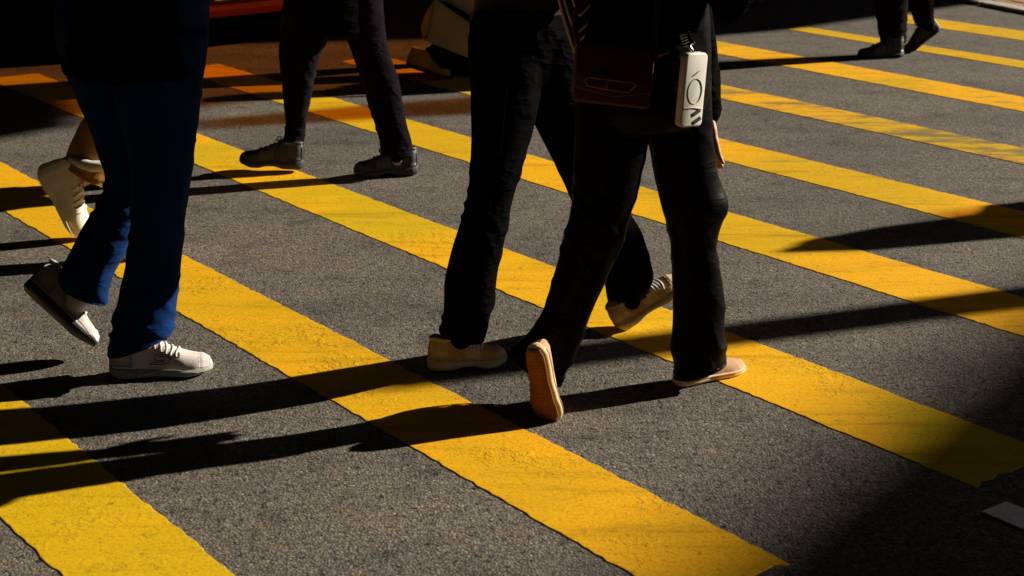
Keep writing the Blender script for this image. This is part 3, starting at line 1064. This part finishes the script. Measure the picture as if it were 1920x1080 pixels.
def person(label, hip, az, legs, pelvis, trousers, top, s=1.0, foot_pts=None, arms=None, hem_drop=0.06, fold_amp=0.006, vox=0.009,
           tvox=0.009, group="people walking across the crossing", hair='short', sleeves=True, lean=0.03, top_w=1.0, extra_top=None, hem_hollow=0.03, sock=None):
    """hip = world point; az = heading; legs = [(stations, Y0, Y1, depth)], pelvis = (stations, Y0, Y1, depth) in photo pixels"""
    hip = Vector(hip)
    Fv = Vector((cos(az), sin(az), 0))
    Sv = Vector((-sin(az), cos(az), 0))           # person's left
    base = Vector((hip.x, hip.y, 0))
    def B(f, l, z):
        return hip + (Fv * (f + lean * max(0, z) * 2) + Sv * l + Vector((0, 0, z))) * s
    def oval(f, z, hw, hd, n=24):
        return [B(f + hd * cos(t), hw * sin(t), z) for t in [2 * pi * j / n for j in range(n)]]
    body = Soup()
    body.rings([oval(0, -.06, .05, .05), oval(0, .02, .085, .075), oval(0, .12, .11, .085), oval(0, .28, .14, .10), oval(0, .42, .165, .108),
                oval(0, .50, .17, .085), oval(0, .55, .10, .065), oval(0.01, .585, .055, .055), oval(.012, .66, .052, .055)])
    # head: skull, jaw, nose, ears
    rz = Matrix.Rotation(az, 3, 'Z')
    hc = B(.03, 0, .775)
    body.blob(hc, (.098 * s, .078 * s, .115 * s), rz)
    body.blob(B(.055, 0, .715), (.062 * s, .056 * s, .062 * s), rz)
    body.tube([B(.115, 0, .79), B(.138, 0, .755), B(.122, 0, .742)], [.010 * s, .014 * s, .013 * s], 8)
    body.tube([B(.108, -.03, .800), B(.116, 0, .803), B(.108, .03, .800)], [.009 * s] * 3, 8)
    body.tube([B(.113, -.022, .712), B(.122, 0, .714), B(.113, .022, .712)], [.008 * s, .010 * s, .008 * s], 8)
    for sg in (-1, 1):
        body.blob(B(.018, sg * .080, .765), (.018 * s, .009 * s, .030 * s), rz, 10, 8)
    # arms
    arm_pts = []
    for i, sg in enumerate((-1, 1)):              # right, left
        spec = arms[i] if arms and arms[i] is not None else (0.25, 1.9)
        sh = B(0, sg * .185, .475)
        if isinstance(spec, dict):
            el, wr, hd = Vector(spec['elbow']), Vector(spec['wrist']), Vector(spec['hand'])
        else:
            a, bnd = spec
            el = sh + (Fv * sin(a) - Vector((0, 0, cos(a))) + Sv * sg * 0.10) * 0.285 * s
            wr = el + (Fv * sin(a + bnd) - Vector((0, 0, cos(a + bnd))) + Sv * sg * 0.02) * 0.25 * s
            hd = (wr - el).normalized()
        arm_pts.append((sh, el, wr, hd))
        body.tube([B(0, sg * .13, .47), sh, (sh + el) / 2, el, (el * 0.6 + wr * 0.4), wr], [.055 * s, .052 * s, .045 * s, .038 * s, .038 * s, .026 * s], 14)
        hand_soup(body, wr, hd, spec['nrm'] if isinstance(spec, dict) and 'nrm' in spec else -Sv * sg, Fv, s, 0.25 if isinstance(spec, dict) else 0.45)
    # legs inside the trousers, down into the shoes
    for (st, Y0, Y1, dp) in legs:
        rr = leg_rings(st, Y0, Y1, dp, 2)
        cs = [sum(r, Vector()) / len(r) for r in rr]
        ra = [max(0.030, min(0.060, (r[0] - r[len(r) // 2]).length * 0.5 * 0.55)) for r in rr]
        cs, ra = cs[1:], ra[1:]
        fp = foot_pts[legs.index((st, Y0, Y1, dp))] if foot_pts else None
        if fp is not None:
            cs = cs[:-1]; ra = ra[:-1]
            cs.append(Vector(fp)); ra.append(0.032)
        body.tube([B(0, 0, .0)] + cs, [.055] + ra, 14)
    p = fused("person", body, vox, M['skin'], None, base, 3)
    tag(p, label, "person", group)
    for (st, Y0, Y1, dp), fp in zip(legs, foot_pts):
        a_ = sum(leg_rings(st, Y0, Y1, dp, 1)[-2], Vector()) / 24
        d_ = (a_ - Vector(fp)).normalized()
        ss = Soup()
        ss.tube([Vector(fp) + d_ * 0.012, Vector(fp) + d_ * 0.04, Vector(fp) + d_ * 0.10], [0.036, 0.041, 0.040], 14)
        mesh_obj("sock", ss.v, ss.f, sock or trousers, p)
    # trousers
    tr = Soup()
    for (st, Y0, Y1, dp) in legs:
        tr.rings(leg_rings(st, Y0, Y1, dp), hollow=hem_hollow)
    if pelvis:
        tr.rings(leg_rings(*pelvis))
    hz = min(v.z for v in tr.v)
    for (st, Y0, Y1, dp) in legs:
        rr = leg_rings(st, Y0, Y1, dp)
        sm_ = Soup()
        sm_.tube([r_[18] + (r_[18] - sum(r_, Vector()) / 24).normalized() * 0.004 for r_ in rr[6:-1]], 0.0022, 6)
        mesh_obj("seam", sm_.v, sm_.f, trousers, p)
        for q_ in (-1, -2):
            c_ = sum(rr[q_], Vector()) / 24
            hs_ = Soup()
            hs_.tube([c_ + (v - c_) * 1.0 + (v - c_).normalized() * 0.004 for v in rr[q_] + rr[q_][:2]], 0.0035 if q_ == -1 else 0.0022, 6, None, False)
            mesh_obj("hem", hs_.v, hs_.f, trousers, p)
    fused("trousers", tr, tvox, trousers, p, None, 2, make_fold(fold_amp, random.uniform(0, 50), hz, 0.48))
    # top
    tp = Soup()
    kw = top_w
    tp.rings([oval(0, -hem_drop, .178 * kw, .138 * kw), oval(0, .02, .178 * kw, .132 * kw), oval(0, .14, .16 * kw, .122 * kw), oval(0, .30, .168 * kw, .128 * kw), oval(0, .42, .188 * kw, .128 * kw),
              oval(0, .505, .182 * kw, .100), oval(0, .560, .105, .076), oval(.006, .600, .066, .066)])
    if sleeves:
        for i, (sh, el, wr, hd) in enumerate(arm_pts):
            sg = -1 if i == 0 else 1
            e = wr + (wr - el).normalized() * 0.005
            tp.tube([B(0, sg * .12, .47), sh, (sh + el) / 2, el, (el + wr) / 2, e], [.072 * s, .072 * s, .064 * s, .058 * s, .050 * s, .036 * s], 16)
    fused("top", tp, 0.011, top, p, None, 3, make_fold(0.006, random.uniform(0, 50), 0.8, 1.1))
    # hair, eyes
    hs = Soup()
    hs.blob(B(.012, 0, .800), (.104 * s, .086 * s, .104 * s), rz)
    hs.blob(B(-.035, 0, .760), (.068 * s, .078 * s, .090 * s), rz)
    if hair == 'long':
        hs.tube([B(-.05, 0, .80), B(-.085, 0, .66), B(-.11, 0, .50), B(-.12, 0, .40)], [.075 * s, .07 * s, .06 * s, .03 * s], 14, (Fv, 0.55))
    fused("hair", hs, 0.009, M['hair'], p, None, 2)
    for sg in (-1, 1):
        es = Soup()
        es.blob(B(.116, sg * .031, .782), (.008, .012, .006), rz, 10, 6)
        mesh_obj("eye", es.v, es.f, M['eye'], p)
    return p, B

UP = Vector((0, 0, 1))
# --- person in blue jeans and knitted sneakers, left
L1a = [(185, 388, 60), (198, 383, 110), (215, 377, 170), (236, 367, 250), (249, 358, 320), (250, 350, 375), (244, 342, 440), (236, 337, 500), (225, 331, 560), (215, 326, 608), (207, 662, 318, 624)]
L1b = [(108, 300, 60), (120, 298, 120), (150, 293, 190), (178, 288, 260), (196, 282, 325), (190, 365, 268, 378), (165, 415, 256, 425), (143, 455, 236, 470), (122, 495, 214, 508), (114, 520, 202, 542), (122, 535, 198, 566)]
P1, B1 = person("person in blue jeans and pale knitted sneakers striding at the left edge", at(248, 92, 4.02), radians(12),
    [(L1a, 3.98, 3.93, .80), (L1b, 4.06, 4.06, .80)], ([(112, 388, 95), (108, 389, 50), (110, 390, 0), (125, 385, -50)], 4.02, 4.02, .8),
    M['denim'], M['black'], 1.0, [at(262, 655, 3.95), at(135, 575, 4.06)], None, hem_drop=0.05, fold_amp=0.006, top_w=1.30, tvox=0.008, sock=M['knit_white'])
g0, g1 = ground(207, 705), ground(399, 697)
fw = (g1 - g0)
shoe(P1, g1 + UP * 0.001, fw, UP, fw.length, 'runner', (M['knit_white'], M['sole_grey'], M['lace'], M['knit_panel']), laces=6, logo=1)
tv = at(171, 655, 4.05)
shoe(P1, tv, (.66, 0.10, -.75), (.62, .60, .50), 0.26, 'runner', (M['knit_panel'], M['sole_dark'], M['lace'], M['knit_panel']), laces=5)  # darker upper and sole than its mate: shade put into the colour

# --- person in tan trousers behind, only the raised foot shows
La = [(212, 316, 40), (216, 318, 120), (222, 322, 200), (235, 326, 290), (248, 328, 360), (254, 326, 432)]
Lb = [(205, 60, 300, 60), (205, 110, 300, 125), (196, 165, 296, 200), (172, 205, 262, 262), (150, 240, 240, 305), (132, 275, 225, 332), (122, 300, 216, 350)]
P1b, B1b = person("person in tan trousers, white shoe raised behind, half hidden by the blue jeans", at(258, -20, 5.3), radians(15),
    [(La, 5.2, 5.02, .8), (Lb, 5.3, 5.25, .8)], ([(205, 318, 60), (203, 320, 0), (206, 318, -40), (215, 310, -70)], 5.3, 5.3, .75),
    M['tan'], M['white_cotton'], 0.97, [at(290, 448, 5.02), at(125, 340, 5.25)], hem_drop=0.0, fold_amp=0.008)
tt = at(153, 448, 5.25)
shoe(P1b, tt, (.42, .05, -.90), (.86, -.30, .42), 0.30, 'runner', (M['shoe_white'], M['shoe_white'], M['lace'], M['white_panel']), laces=5, panels=False)
g1 = ground(322, 466)
shoe(P1b, g1 + UP * 0.001, (0.80, .60, 0), UP, 0.27, 'runner', (M['shoe_white'], M['shoe_white'], M['lace'], M['white_panel']), laces=5, panels=False)
sp = Soup()
lit_fold = [at(x, y, Y) for x, y, Y in ((133, 298, 5.19), (150, 306, 5.165), (172, 312, 5.15), (196, 311, 5.155), (214, 304, 5.17), (223, 296, 5.19))]
sp.tube(lit_fold, [.010, .017, .020, .019, .016, .010], 10)
mesh_obj("lit_fold", sp.v, sp.f, M['white_cotton'], P1b)  # pale roll paints in a sunlit fold crest on the tan hem

# --- person in plum-black trousers and black trainers walking left
La = [(600, 715, -110), (612, 716, -40), (628, 719, 25), (650, 723, 70), (666, 732, 110), (680, 746, 150), (693, 756, 200), (704, 763, 235), (711, 769, 262), (713, 283, 771, 288)]
Lb = [(545, 660, -110), (536, 655, -40), (529, 642, 25), (526, 616, 70), (525, 599, 110), (529, 589, 150), (533, 579, 200), (536, 572, 235), (532, 570, 262), (530, 282, 568, 284)]
P2, B2 = person("person in plum-black trousers and black trainers stepping left, behind the blue jeans", at(630, -72, 6.25), radians(188),
    [(La, 6.20, 6.17, .85), (Lb, 6.30, 6.26, .85)], ([(540, 718, -40), (545, 716, -80), (555, 708, -120)], 6.25, 6.25, .7),
    M['plum'], M['black'], 1.0, [at(745, 300, 6.17), at(548, 290, 6.26)], hem_drop=0.27, fold_amp=0.005, top_w=1.05)
g0, g1 = ground(780, 327), ground(664, 331)
shoe(P2, g1 + UP * 0.001, g1 - g0, UP, 0.268, 'chunky', (M['shoe_black'], M['sole_dark'], M['shoe_black'], M['black_panel']), laces=6)
shoe(P2, at(450, 309, 6.24), (-0.97, .04, 0.06), (0.10, 0, 1), 0.27, 'chunky', (M['shoe_black'], M['sole_dark'], M['shoe_black'], M['black_panel']), laces=5)

# --- person with the pale tote bag, farther back, mostly hidden behind the black trousers
La = [(905, 975, -180), (903, 974, -100), (906, 970, -30), (912, 964, 40), (914, 960, 72), (915, 958, 86)]
Lb = [(900, 972, -180), (896, 972, -90), (890, 968, -20), (868, 40, 958, 70), (838, 66, 912, 124), (812, 82, 866, 138), (800, 92, 842, 138)]
P3, B3 = person("person in dark clothes far behind, tan shoe swinging back under a pale bag", at(940, -170, 8.8), radians(25),
    [(La, 8.8, 8.95, .85), (Lb, 8.75, 8.32, .85)], ([(898, 980, -160), (897, 982, -190), (901, 978, -215)], 8.8, 8.8, .8),
    M['black_soft'], M['black'], 0.98, [at(932, 98, 8.95), at(815, 118, 8.32)], None, fold_amp=0.006)
g = ground(968, 103)
shoe(P3, g + UP * 0.001, (.9, .43, 0), UP, 0.26, 'runner', (M['tan'], M['sole_dark'], M['lace']))
shoe(P3, at(842, 147, 8.28), (.93, .1, -.30), (.30, -.1, .93), 0.25, 'runner', (M['tan'], M['sole_dark'], M['lace']))

# --- person in straight black trousers and beige sneakers, centre
La = [(880, 1045, 60), (881, 1025, 120), (884, 1008, 200), (885, 990, 270), (881, 972, 335), (868, 956, 400), (851, 943, 460), (839, 932, 510), (834, 926, 560), (830, 916, 600), (827, 619, 904, 636)]
Lb = [(900, 1090, 60), (930, 1100, 130), (984, 1112, 200), (1016, 1124, 255), (1044, 1140, 310), (1068, 1155, 360), (1092, 1183, 405), (1110, 1206, 450), (1124, 1217, 492), (1134, 1221, 525), (1146, 572, 1216, 545)]
P4, B4 = person("person in straight black trousers and beige sneakers in mid stride, centre", at(972, 100, 4.20), radians(30),
    [(La, 4.14, 4.00, (.95, -.13)), (Lb, 4.16, 4.33, (.85, -.10))], ([(915, 1040, 210), (888, 1062, 175), (881, 1066, 130), (881, 1068, 80), (884, 1068, 42), (895, 1060, 22)], 4.16, 4.16, 1.05),
    M['black'], M['brown_knit'], 0.98, [at(858, 648, 4.02), at(1180, 580, 4.33)], None, top_w=0.97, hem_drop=-0.105, fold_amp=0.006, tvox=0.008, hair='long')
g0 = ground(803, 694)
fw = Vector((cos(radians(14)), sin(radians(14)), 0))
shoe(P4, g0 + fw * 0.225 + UP * 0.001, fw, UP, 0.225, 'chunky', (M['beige_shoe'], M['beige_sole'], M['lace'], M['beige_panel']), laces=6, lace_r=0.0032)
h0 = at(1160, 622, 4.31)
fw = Vector((.78, .22, .55)).normalized()
shoe(P4, h0 + fw * 0.235 + UP * 0.002, fw, Vector((-.45, -.35, .75)), 0.235, 'chunky', (M['beige_shoe'], M['beige_sole'], M['lace'], M['beige_panel']), laces=11, lace_span=0.75, lace_r=0.0040)

# open-fronted wrap with ochre lines hanging at the hip
wrap = Soup()
tri = [(1036, -40), (1050, 20), (1066, 70), (1078, 106), (1110, 76), (1150, 38), (1205, -14), (1215, -40)]
fr = [at(x, y, 3.70 + 0.0004 * abs(x - 1080)) for x, y in tri]
bk = [p + Vector((0.004, 0.05, 0.0)) for p in fr]
nv = len(tri)
mesh_obj("wrap", fr + bk, [tuple(range(nv))[::-1], tuple(range(nv, 2 * nv))] + [(i, (i + 1) % nv, (i + 1) % nv + nv, i + nv) for i in range(nv)], M['black_soft'], P4, smooth=False)
for pts in ([(1042, -30), (1056, 30), (1078, 98)], [(1050, -35), (1064, 20), (1080, 62)], [(1062, -35), (1078, 10), (1086, 28)],
            [(1078, 100), (1130, 52), (1200, -8)], [(1088, 74), (1140, 30), (1192, -16)], [(1084, 60), (1120, 28), (1170, -14)], [(1088, 28), (1110, 6), (1140, -20)]):
    sp = Soup()
    sp.tube(catmull([at(x, y, 3.692 + 0.0004 * abs(x - 1080)) for x, y in pts], 5), 0.0036, 6)
    mesh_obj("trim", sp.v, sp.f, M['gold_thread'], P4)

# --- person in wide black cargo trousers and slip-on shoes, nearest
La = [(1180, 1326, 60), (1186, 1331, 130), (1204, 1334, 210), (1218, 1336, 275), (1230, 1345, 330), (1241, 1362, 382), (1250, 1352, 415), (1256, 1342, 448), (1260, 1347, 500), (1262, 1358, 560), (1263, 1358, 610), (1264, 1360, 655), (1266, 706, 1358, 680)]
Lb = [(1082, 1250, 60), (1080, 1240, 130), (1078, 1226, 200), (1078, 1213, 275), (1076, 1198, 340), (1070, 1183, 400), (1052, 1160, 465), (1036, 1135, 525), (1018, 1108, 585), (988, 630, 1082, 654), (954, 660, 1050, 718)]
P5, B5 = person("person in wide black cargo trousers and tan slip-ons, nearest, rear heel lifted", at(1208, 140, 3.76), radians(30),
    [(La, 3.80, 3.87, .72), (Lb, 3.74, 3.735, .72)], ([(1120, 1290, 235), (1092, 1325, 190), (1085, 1332, 120), (1085, 1331, 70), (1090, 1328, 20), (1098, 1322, -20)], 3.76, 3.76, .85),
    M['satin'], M['black'], 1.0, [at(1310, 700, 3.90), at(1008, 700, 3.70)],
    [None, {'elbow': at(1285, -40, 4.00), 'wrist': at(1325, 208, 3.96), 'hand': at(1346, 345, 3.96) - at(1325, 208, 3.96), 'nrm': (.9, .25, .2)}], hem_drop=-0.06, fold_amp=0.006, tvox=0.008, vox=0.006, hair='long')
g0, g1 = ground(1266, 724), ground(1391, 693)
fw = g1 - g0
shoe(P5, g1 + UP * 0.001, fw, UP, fw.length, 'slip', (M['slip_upper'], M['slip_sole'], M['lace']))
shoe(P5, at(1030, 794, 3.63), (.24, .26, -.93), (.48, .82, .30), 0.235, 'slip', (M['slip_upper'], M['slip_sole'], M['lace']), bend=0.18, outsole=M['gum'])

# --- person in black at far right walking left
La = [(1628, 1722, -170), (1634, 1712, -90), (1640, 1703, -20), (1642, 1701, 15), (1647, 1699, 50), (1653, 1698, 82)]
Lb = [(1640, 1730, -170), (1668, 1740, -90), (1694, 1748, -20), (1704, 1749, 10), (1713, 1751, 35), (1722, 48, 1756, 56)]
P6, B6 = person("person in dark trousers and black shoes walking left, far right", at(1678, -180, 9.1), radians(195),
    [(La, 9.05, 9.05, .85), (Lb, 9.15, 9.18, .85)], ([(1628, 1728, -150), (1630, 1726, -190), (1636, 1720, -220)], 9.1, 9.1, .75),
    M['black_soft'], M['black'], 1.0, [at(1680, 95, 9.05), at(1742, 60, 9.18)], fold_amp=0.006)
g0, g1 = ground(1693, 107), ground(1608, 108)
shoe(P6, g1 + UP * 0.001, g1 - g0, UP, 0.275, 'runner', (M['shoe_black'], M['sole_dark'], M['shoe_black'], M['black_panel']), laces=4)
shoe(P6, at(1698, 104, 9.18), (-.76, .0, -.62), (-.62, -.1, .76), 0.26, 'runner', (M['shoe_black'], M['sole_dark'], M['shoe_black'], M['black_panel']), laces=4)

# --- pedestrian beyond the right edge whose head and shoulders shade the road
bx_ = lift((1.46, 5.30), 1.62)
hip7 = Vector((bx_.x, bx_.y, 0.9))
bx0 = hip7
def leg_world(o, dirx):
    return o
def px_of(p):
    d = Vector(p) - Vector((0, 0, CAM_H))
    zc = d.y * cos(PITCH) - d.z * sin(PITCH)
    return 960 + F_PX * d.x / zc, 540 - F_PX * (d.y * sin(PITCH) + d.z * cos(PITCH)) / zc
def st_world(rows, Y):
    """rows of (x_left, x_right, z) at depth Y to the pixel rows leg_rings expects"""
    out = []
    for a, b, z in rows:
        p, q = px_of((a, Y, z)), px_of((b, Y, z))
        out.append((p[0], p[1], q[0], q[1]))
    return out
x0, y0 = hip7.x, hip7.y
La = st_world([(x0 - .10, x0 + .08, .95), (x0 - .12, x0 + .06, .7), (x0 - .15, x0 - .01, .45), (x0 - .20, x0 - .08, .2), (x0 - .22, x0 - .11, .09)], y0 - .08)
Lb = st_world([(x0 - .08, x0 + .10, .95), (x0 - .06, x0 + .11, .7), (x0 + .02, x0 + .15, .45), (x0 + .10, x0 + .22, .2), (x0 + .16, x0 + .26, .10)], y0 + .08)
P7, B7 = person("person in black beyond the right edge, casting a long shadow", hip7, radians(190),
    [(La, y0 - .08, y0 - .08, .85), (Lb, y0 + .08, y0 + .08, .85)], (st_world([(x0 - .12, x0 + .12, .85), (x0 - .13, x0 + .13, .95), (x0 - .12, x0 + .12, 1.02)], y0), y0, y0, 1.2),
    M['black_soft'], M['black'], 1.0, [Vector((x0 - .17, y0 - .08, .05)), Vector((x0 + .21, y0 + .08, .06))], [(-.05, .15), (.05, .15)], top_w=1.30)
hs = Soup()
hs.tube([B7(-.01, .03, .92), B7(-.01, .02, .84), B7(-.02, 0, .72), B7(-.02, 0, .58), B7(0, 0, .46)], [.035, .10, .135, .15, .16], 16)
hs.tube([B7(-.12, .12, .40), B7(-.16, .15, .25), B7(-.16, .15, .05)], [.12, .17, .14], 14)
fused("shadow_hood", hs, 0.012, M['black'], P7, None, 3)  # added unseen headpiece and back hump, shaped to widen the cast shadow
shoe(P7, Vector((x0 - .40, y0 - .08, .001)), (-1, 0, 0), UP, 0.27, 'runner', (M['shoe_black'], M['sole_dark'], M['shoe_black'], M['black_panel']))
shoe(P7, Vector((x0 + .04, y0 + .08, .002)), (-.90, 0, -.42), (-.42, 0, .9), 0.27, 'runner', (M['shoe_black'], M['sole_dark'], M['shoe_black'], M['black_panel']))

# ------------------------------------------------------------------ things carried
def quad_slab(pts, Y, th, bev, dy=0.0):
    """rounded slab whose front corners are photo points at depth Y; dy = extra depth towards the right"""
    n = len(pts)
    fr = [at(x, y, Y + dy * (x - pts[0][0])) for x, y in pts]
    bm = bmesh.new()
    a = [bm.verts.new(p) for p in fr]
    b = [bm.verts.new(p + Vector((0, th, 0))) for p in fr]
    bm.faces.new(a); bm.faces.new(b[::-1])
    for i in range(n):
        bm.faces.new([a[i], b[i], b[(i + 1) % n], a[(i + 1) % n]])
    bmesh.ops.recalc_face_normals(bm, faces=bm.faces)
    if bev:
        bmesh.ops.bevel(bm, geom=bm.edges[:], offset=bev, segments=3, affect='EDGES', profile=0.5)
    return bm

hb = empty("handbag", at(1150, 205, 3.52))
tag(hb, "dark oxblood leather handbag with long brass clasp at the cargo trousers' hip", "handbag")
bm = quad_slab([(1080, 84), (1230, 96), (1217, 207), (1073, 191)], 3.52, 0.07, 0.010)
bm_obj("body", bm, M['bag_leather'], hb, smooth=True)
bm = quad_slab([(1082, 82), (1229, 94), (1222, 176), (1150, 184), (1077, 164)], 3.510, 0.012, 0.004)
fl = bm_obj("flap", bm, M['bag_leather'], hb, smooth=True)
sp = Soup()
loop = [(1096, 150), (1103, 144), (1141, 149), (1184, 154), (1193, 161), (1178, 173), (1137, 167), (1102, 160), (1096, 150)]
sp.tube([at(x, y, 3.502) for x, y in loop], 0.0024, 8)
sp.tube([at(1139, 149, 3.502), at(1138, 167, 3.502)], 0.003, 8)
mesh_obj("clasp", sp.v, sp.f, M['brass'], hb)
sp = Soup()
shd = B5(0.02, -.17, .56)
sp.tube(catmull([at(1084, 92, 3.56), at(1095, 0, 3.56), shd + Vector((-.06, -.10, -.25)), shd + Vector((-.03, -.02, 0.02)), shd + Vector((.06, .02, -.02)), at(1250, -60, 3.60), at(1226, 100, 3.56)], 6), 0.007, 8)
mesh_obj("strap", sp.v, sp.f, M['bag_leather'], hb)
sp = Soup()
sp.tube([at(1236 + 5 * cos(t), 102 + 5 * sin(t), 3.54) for t in [2 * pi * i / 12 for i in range(13)]], 0.0022, 6)
sp.tube([at(1236, 103, 3.535), at(1252, 98, 3.53)], 0.003, 6)
mesh_obj("strap_ring", sp.v, sp.f, M['brass'], hb)

# ivory charm on a steel clip
YC = 3.56
cc = at(1296, 168, YC)
ch = empty("bag_charm", cc)
tag(ch, "ivory rounded plastic case dangling from a steel clip at the hip", "charm")
yaw = radians(33)
RC = Matrix.Rotation(yaw, 4, 'Z') @ Matrix.Rotation(radians(4), 4, 'Y')
MC = Matrix.Translation(cc) @ RC
bm = bmesh.new()
tmp = bmesh.new()
bmesh.ops.create_cube(tmp, size=1.0, matrix=Matrix.Diagonal((0.066, 0.024, 0.176, 1)))
vert_e = [e for e in tmp.edges if abs((e.verts[0].co - e.verts[1].co).y) > 0.01]
bmesh.ops.bevel(tmp, geom=vert_e, offset=0.012, segments=4, affect='EDGES', profile=0.5)
rest = [e for e in tmp.edges if abs(e.verts[0].co.y - e.verts[1].co.y) < 1e-5]
bmesh.ops.bevel(tmp, geom=rest, offset=0.004, segments=2, affect='EDGES', profile=0.5)
add_bm(bm, tmp, MC)
bm_obj("case", bm, M['charm'], ch, smooth=True)
def cpt(x, z, y=-0.0125):
    return MC @ Vector((x, y, z))   # on the case's face
sp = Soup()
sp.tube([cpt(0.002 + 0.021 * cos(t), -0.002 + 0.030 * sin(t)) for t in [2 * pi * i / 24 for i in range(25)]], 0.0008, 6)
sp.tube([cpt(-.006, 0.036), cpt(0.004, 0.042), cpt(0.012, 0.047)], 0.0016, 6)
mesh_obj("ring_mark", sp.v, sp.f, M['charm_mark'], ch)
sp = Soup()
sp.tube([cpt(-.027, -.042), cpt(.0, -.041), cpt(.027, -.045)], 0.0014, 6)
mesh_obj("seam", sp.v, sp.f, M['charm_mark'], ch)
for (x_, z_, a_) in ((0.012, -0.053, 0.5), (0.016, -0.072, 0.5)):
    bm = bmesh.new()
    box(bm, (0, 0, 0), (0.024, 0.003, 0.010), None, 0.001)
    bm2 = bmesh.new()
    add_bm(bm2, bm, MC @ Matrix.Translation((x_, -0.0122, z_)) @ Matrix.Rotation(-a_, 4, 'Y'))
    bm_obj("black_mark", bm2, M['logo'], ch)
sp = Soup()
for i in range(5):
    t = i / 4
    sp.tube([at(1276 + 16 * t * .5, 66 + 5 * i, YC), at(1292 + 8 * t, 60 + 5 * i, YC)], 0.0035, 8)
mesh_obj("clip", sp.v, sp.f, M['steel'], ch)
sp = Soup()
sp.tube([at(1290, 84, YC), at(1297, 94, YC), at(1300, 108, YC)], 0.005, 8)
mesh_obj("link", sp.v, sp.f, M['steel'], ch)

# pale tote with black strap swinging behind the centre figure
tb = empty("tote_bag", at(850, 110, 8.1))
tag(tb, "pale canvas bag with a black strap beside the black trousers' hip", "bag")
bm = quad_slab([(822, -40), (905, -10), (905, 112), (884, 112), (799, 78)], 8.1, 0.07, 0.012)
bm_obj("body", bm, M['canvas'], tb, smooth=True)
bm = quad_slab([(800, 20), (822, -8), (816, 26), (806, 64), (792, 72), (788, 50)], 8.12, 0.05, 0.006)
bm_obj("side", bm, M['tan'], tb, smooth=True)
bm = quad_slab([(818, 0), (838, 4), (908, 44), (908, 62)], 8.07, 0.010, 0.003)
bm_obj("strap", bm, M['black'], tb)

# ------------------------------------------------------------------ red taxi waiting behind the crossing
def taxi():
    fc = Vector((-1.66, 9.46, 0))
    e = empty("red_taxi", fc - DIR * 2.2)
    tag(e, "red car waiting behind the crossing, only its lower bumper showing", "car")
    R4 = Matrix.Translation(fc) @ Matrix(((DIR.x, NRM.x, 0, 0), (DIR.y, NRM.y, 0, 0), (0, 0, 1, 0), (0, 0, 0, 1)))
    def w(x, y, z):
        return R4 @ Vector((x, y, z))
    # body: side profile lofted across the width
    prof = [(-0.10, .28), (-0.02, .42), (-0.02, .58), (-.12, .70), (-.5, .80), (-1.15, .88), (-1.75, 1.38), (-2.1, 1.46), (-3.0, 1.46), (-3.35, 1.38), (-3.85, .98), (-4.45, .92), (-4.55, .70), (-4.52, .34), (-4.4, .26), (-2.2, .20)]
    V, Fc = [], []
    lat = [(-.85, .90), (-.80, .985), (-.6, 1.0), (0, 1.012), (.6, 1.0), (.80, .985), (.85, .90)]
    n = len(prof)
    cx, cz = -2.25, .75
    for (y, k) in lat:
        for (x, z) in prof:
            tum = max(0, (z - .9)) * 0.35
            V.append(w(cx + (x - cx) * (k if abs(x - cx) > 1.9 else 1), y * (1 - tum), cz + (z - cz) * (0.97 if abs(y) > .82 else 1)))
    for i in range(len(lat) - 1):
        for j in range(n):
            a, b = i * n + j, i * n + (j + 1) % n
            Fc.append((a, b, b + n, a + n))
    Fc.append(tuple(range(n))[::-1]); Fc.append(tuple((len(lat) - 1) * n + j for j in range(n)))
    mesh_obj("body", V, Fc, M['red_paint'], e, smooth=False)
    def part(name, c, s, mat, bev=0.02, par=e):
        bm = bmesh.new()
        box(bm, (0, 0, 0), s, None, bev)
        b2 = bmesh.new()
        add_bm(b2, bm, R4 @ Matrix.Translation(c))
        return bm_obj(name, b2, mat, par, smooth=False)
    part("bumper", (0.02, 0, .31), (.18, 1.66, .24), M['red_paint'], .05)
    part("lower_grille", (0.02, 0, .47), (.14, 1.3, .06), M['car_black'], .02)
    part("grille", (.005, 0, .60), (.06, .8, .12), M['chrome'], .015)
    for sg in (-1, 1):
        part("headlight", (-.02, sg * .62, .62), (.10, .36, .15), M['lens'], .03)
        part("wing_mirror", (-1.35, sg * .95, .98), (.10, .18, .13), M['red_paint'], .03)
        part("side_window", (-2.45, sg * .775, 1.16), (1.6, .02, .34), M['glass'], .005)
    part("number_plate", (.125, 0, .36), (.02, .52, .11), M['white_paint'], .004)
    bm = bmesh.new()
    vv = [bm.verts.new(w(*p)) for p in ((-1.16, -.70, .905), (-1.16, .70, .905), (-1.76, .58, 1.40), (-1.76, -.58, 1.40))]
    bm.faces.new(vv)
    bm_obj("windscreen", bm, M['glass'], e)
    for x in (-.85, -3.6):
        for sg in (-1, 1):
            bm = bmesh.new()
            bmesh.ops.create_cone(bm, cap_ends=True, segments=28, radius1=.31, radius2=.31, depth=.20, matrix=R4 @ Matrix.Translation((x, sg * .76, .31)) @ Matrix.Rotation(pi / 2, 4, 'X'))
            wh = bm_obj("wheel", bm, M['car_black'], e)
            bm = bmesh.new()
            bmesh.ops.create_cone(bm, cap_ends=True, segments=20, radius1=.19, radius2=.17, depth=.03, matrix=R4 @ Matrix.Translation((x, sg * .87, .31)) @ Matrix.Rotation(pi / 2, 4, 'X'))
            bm_obj("rim", bm, M['chrome'], wh)
taxi()
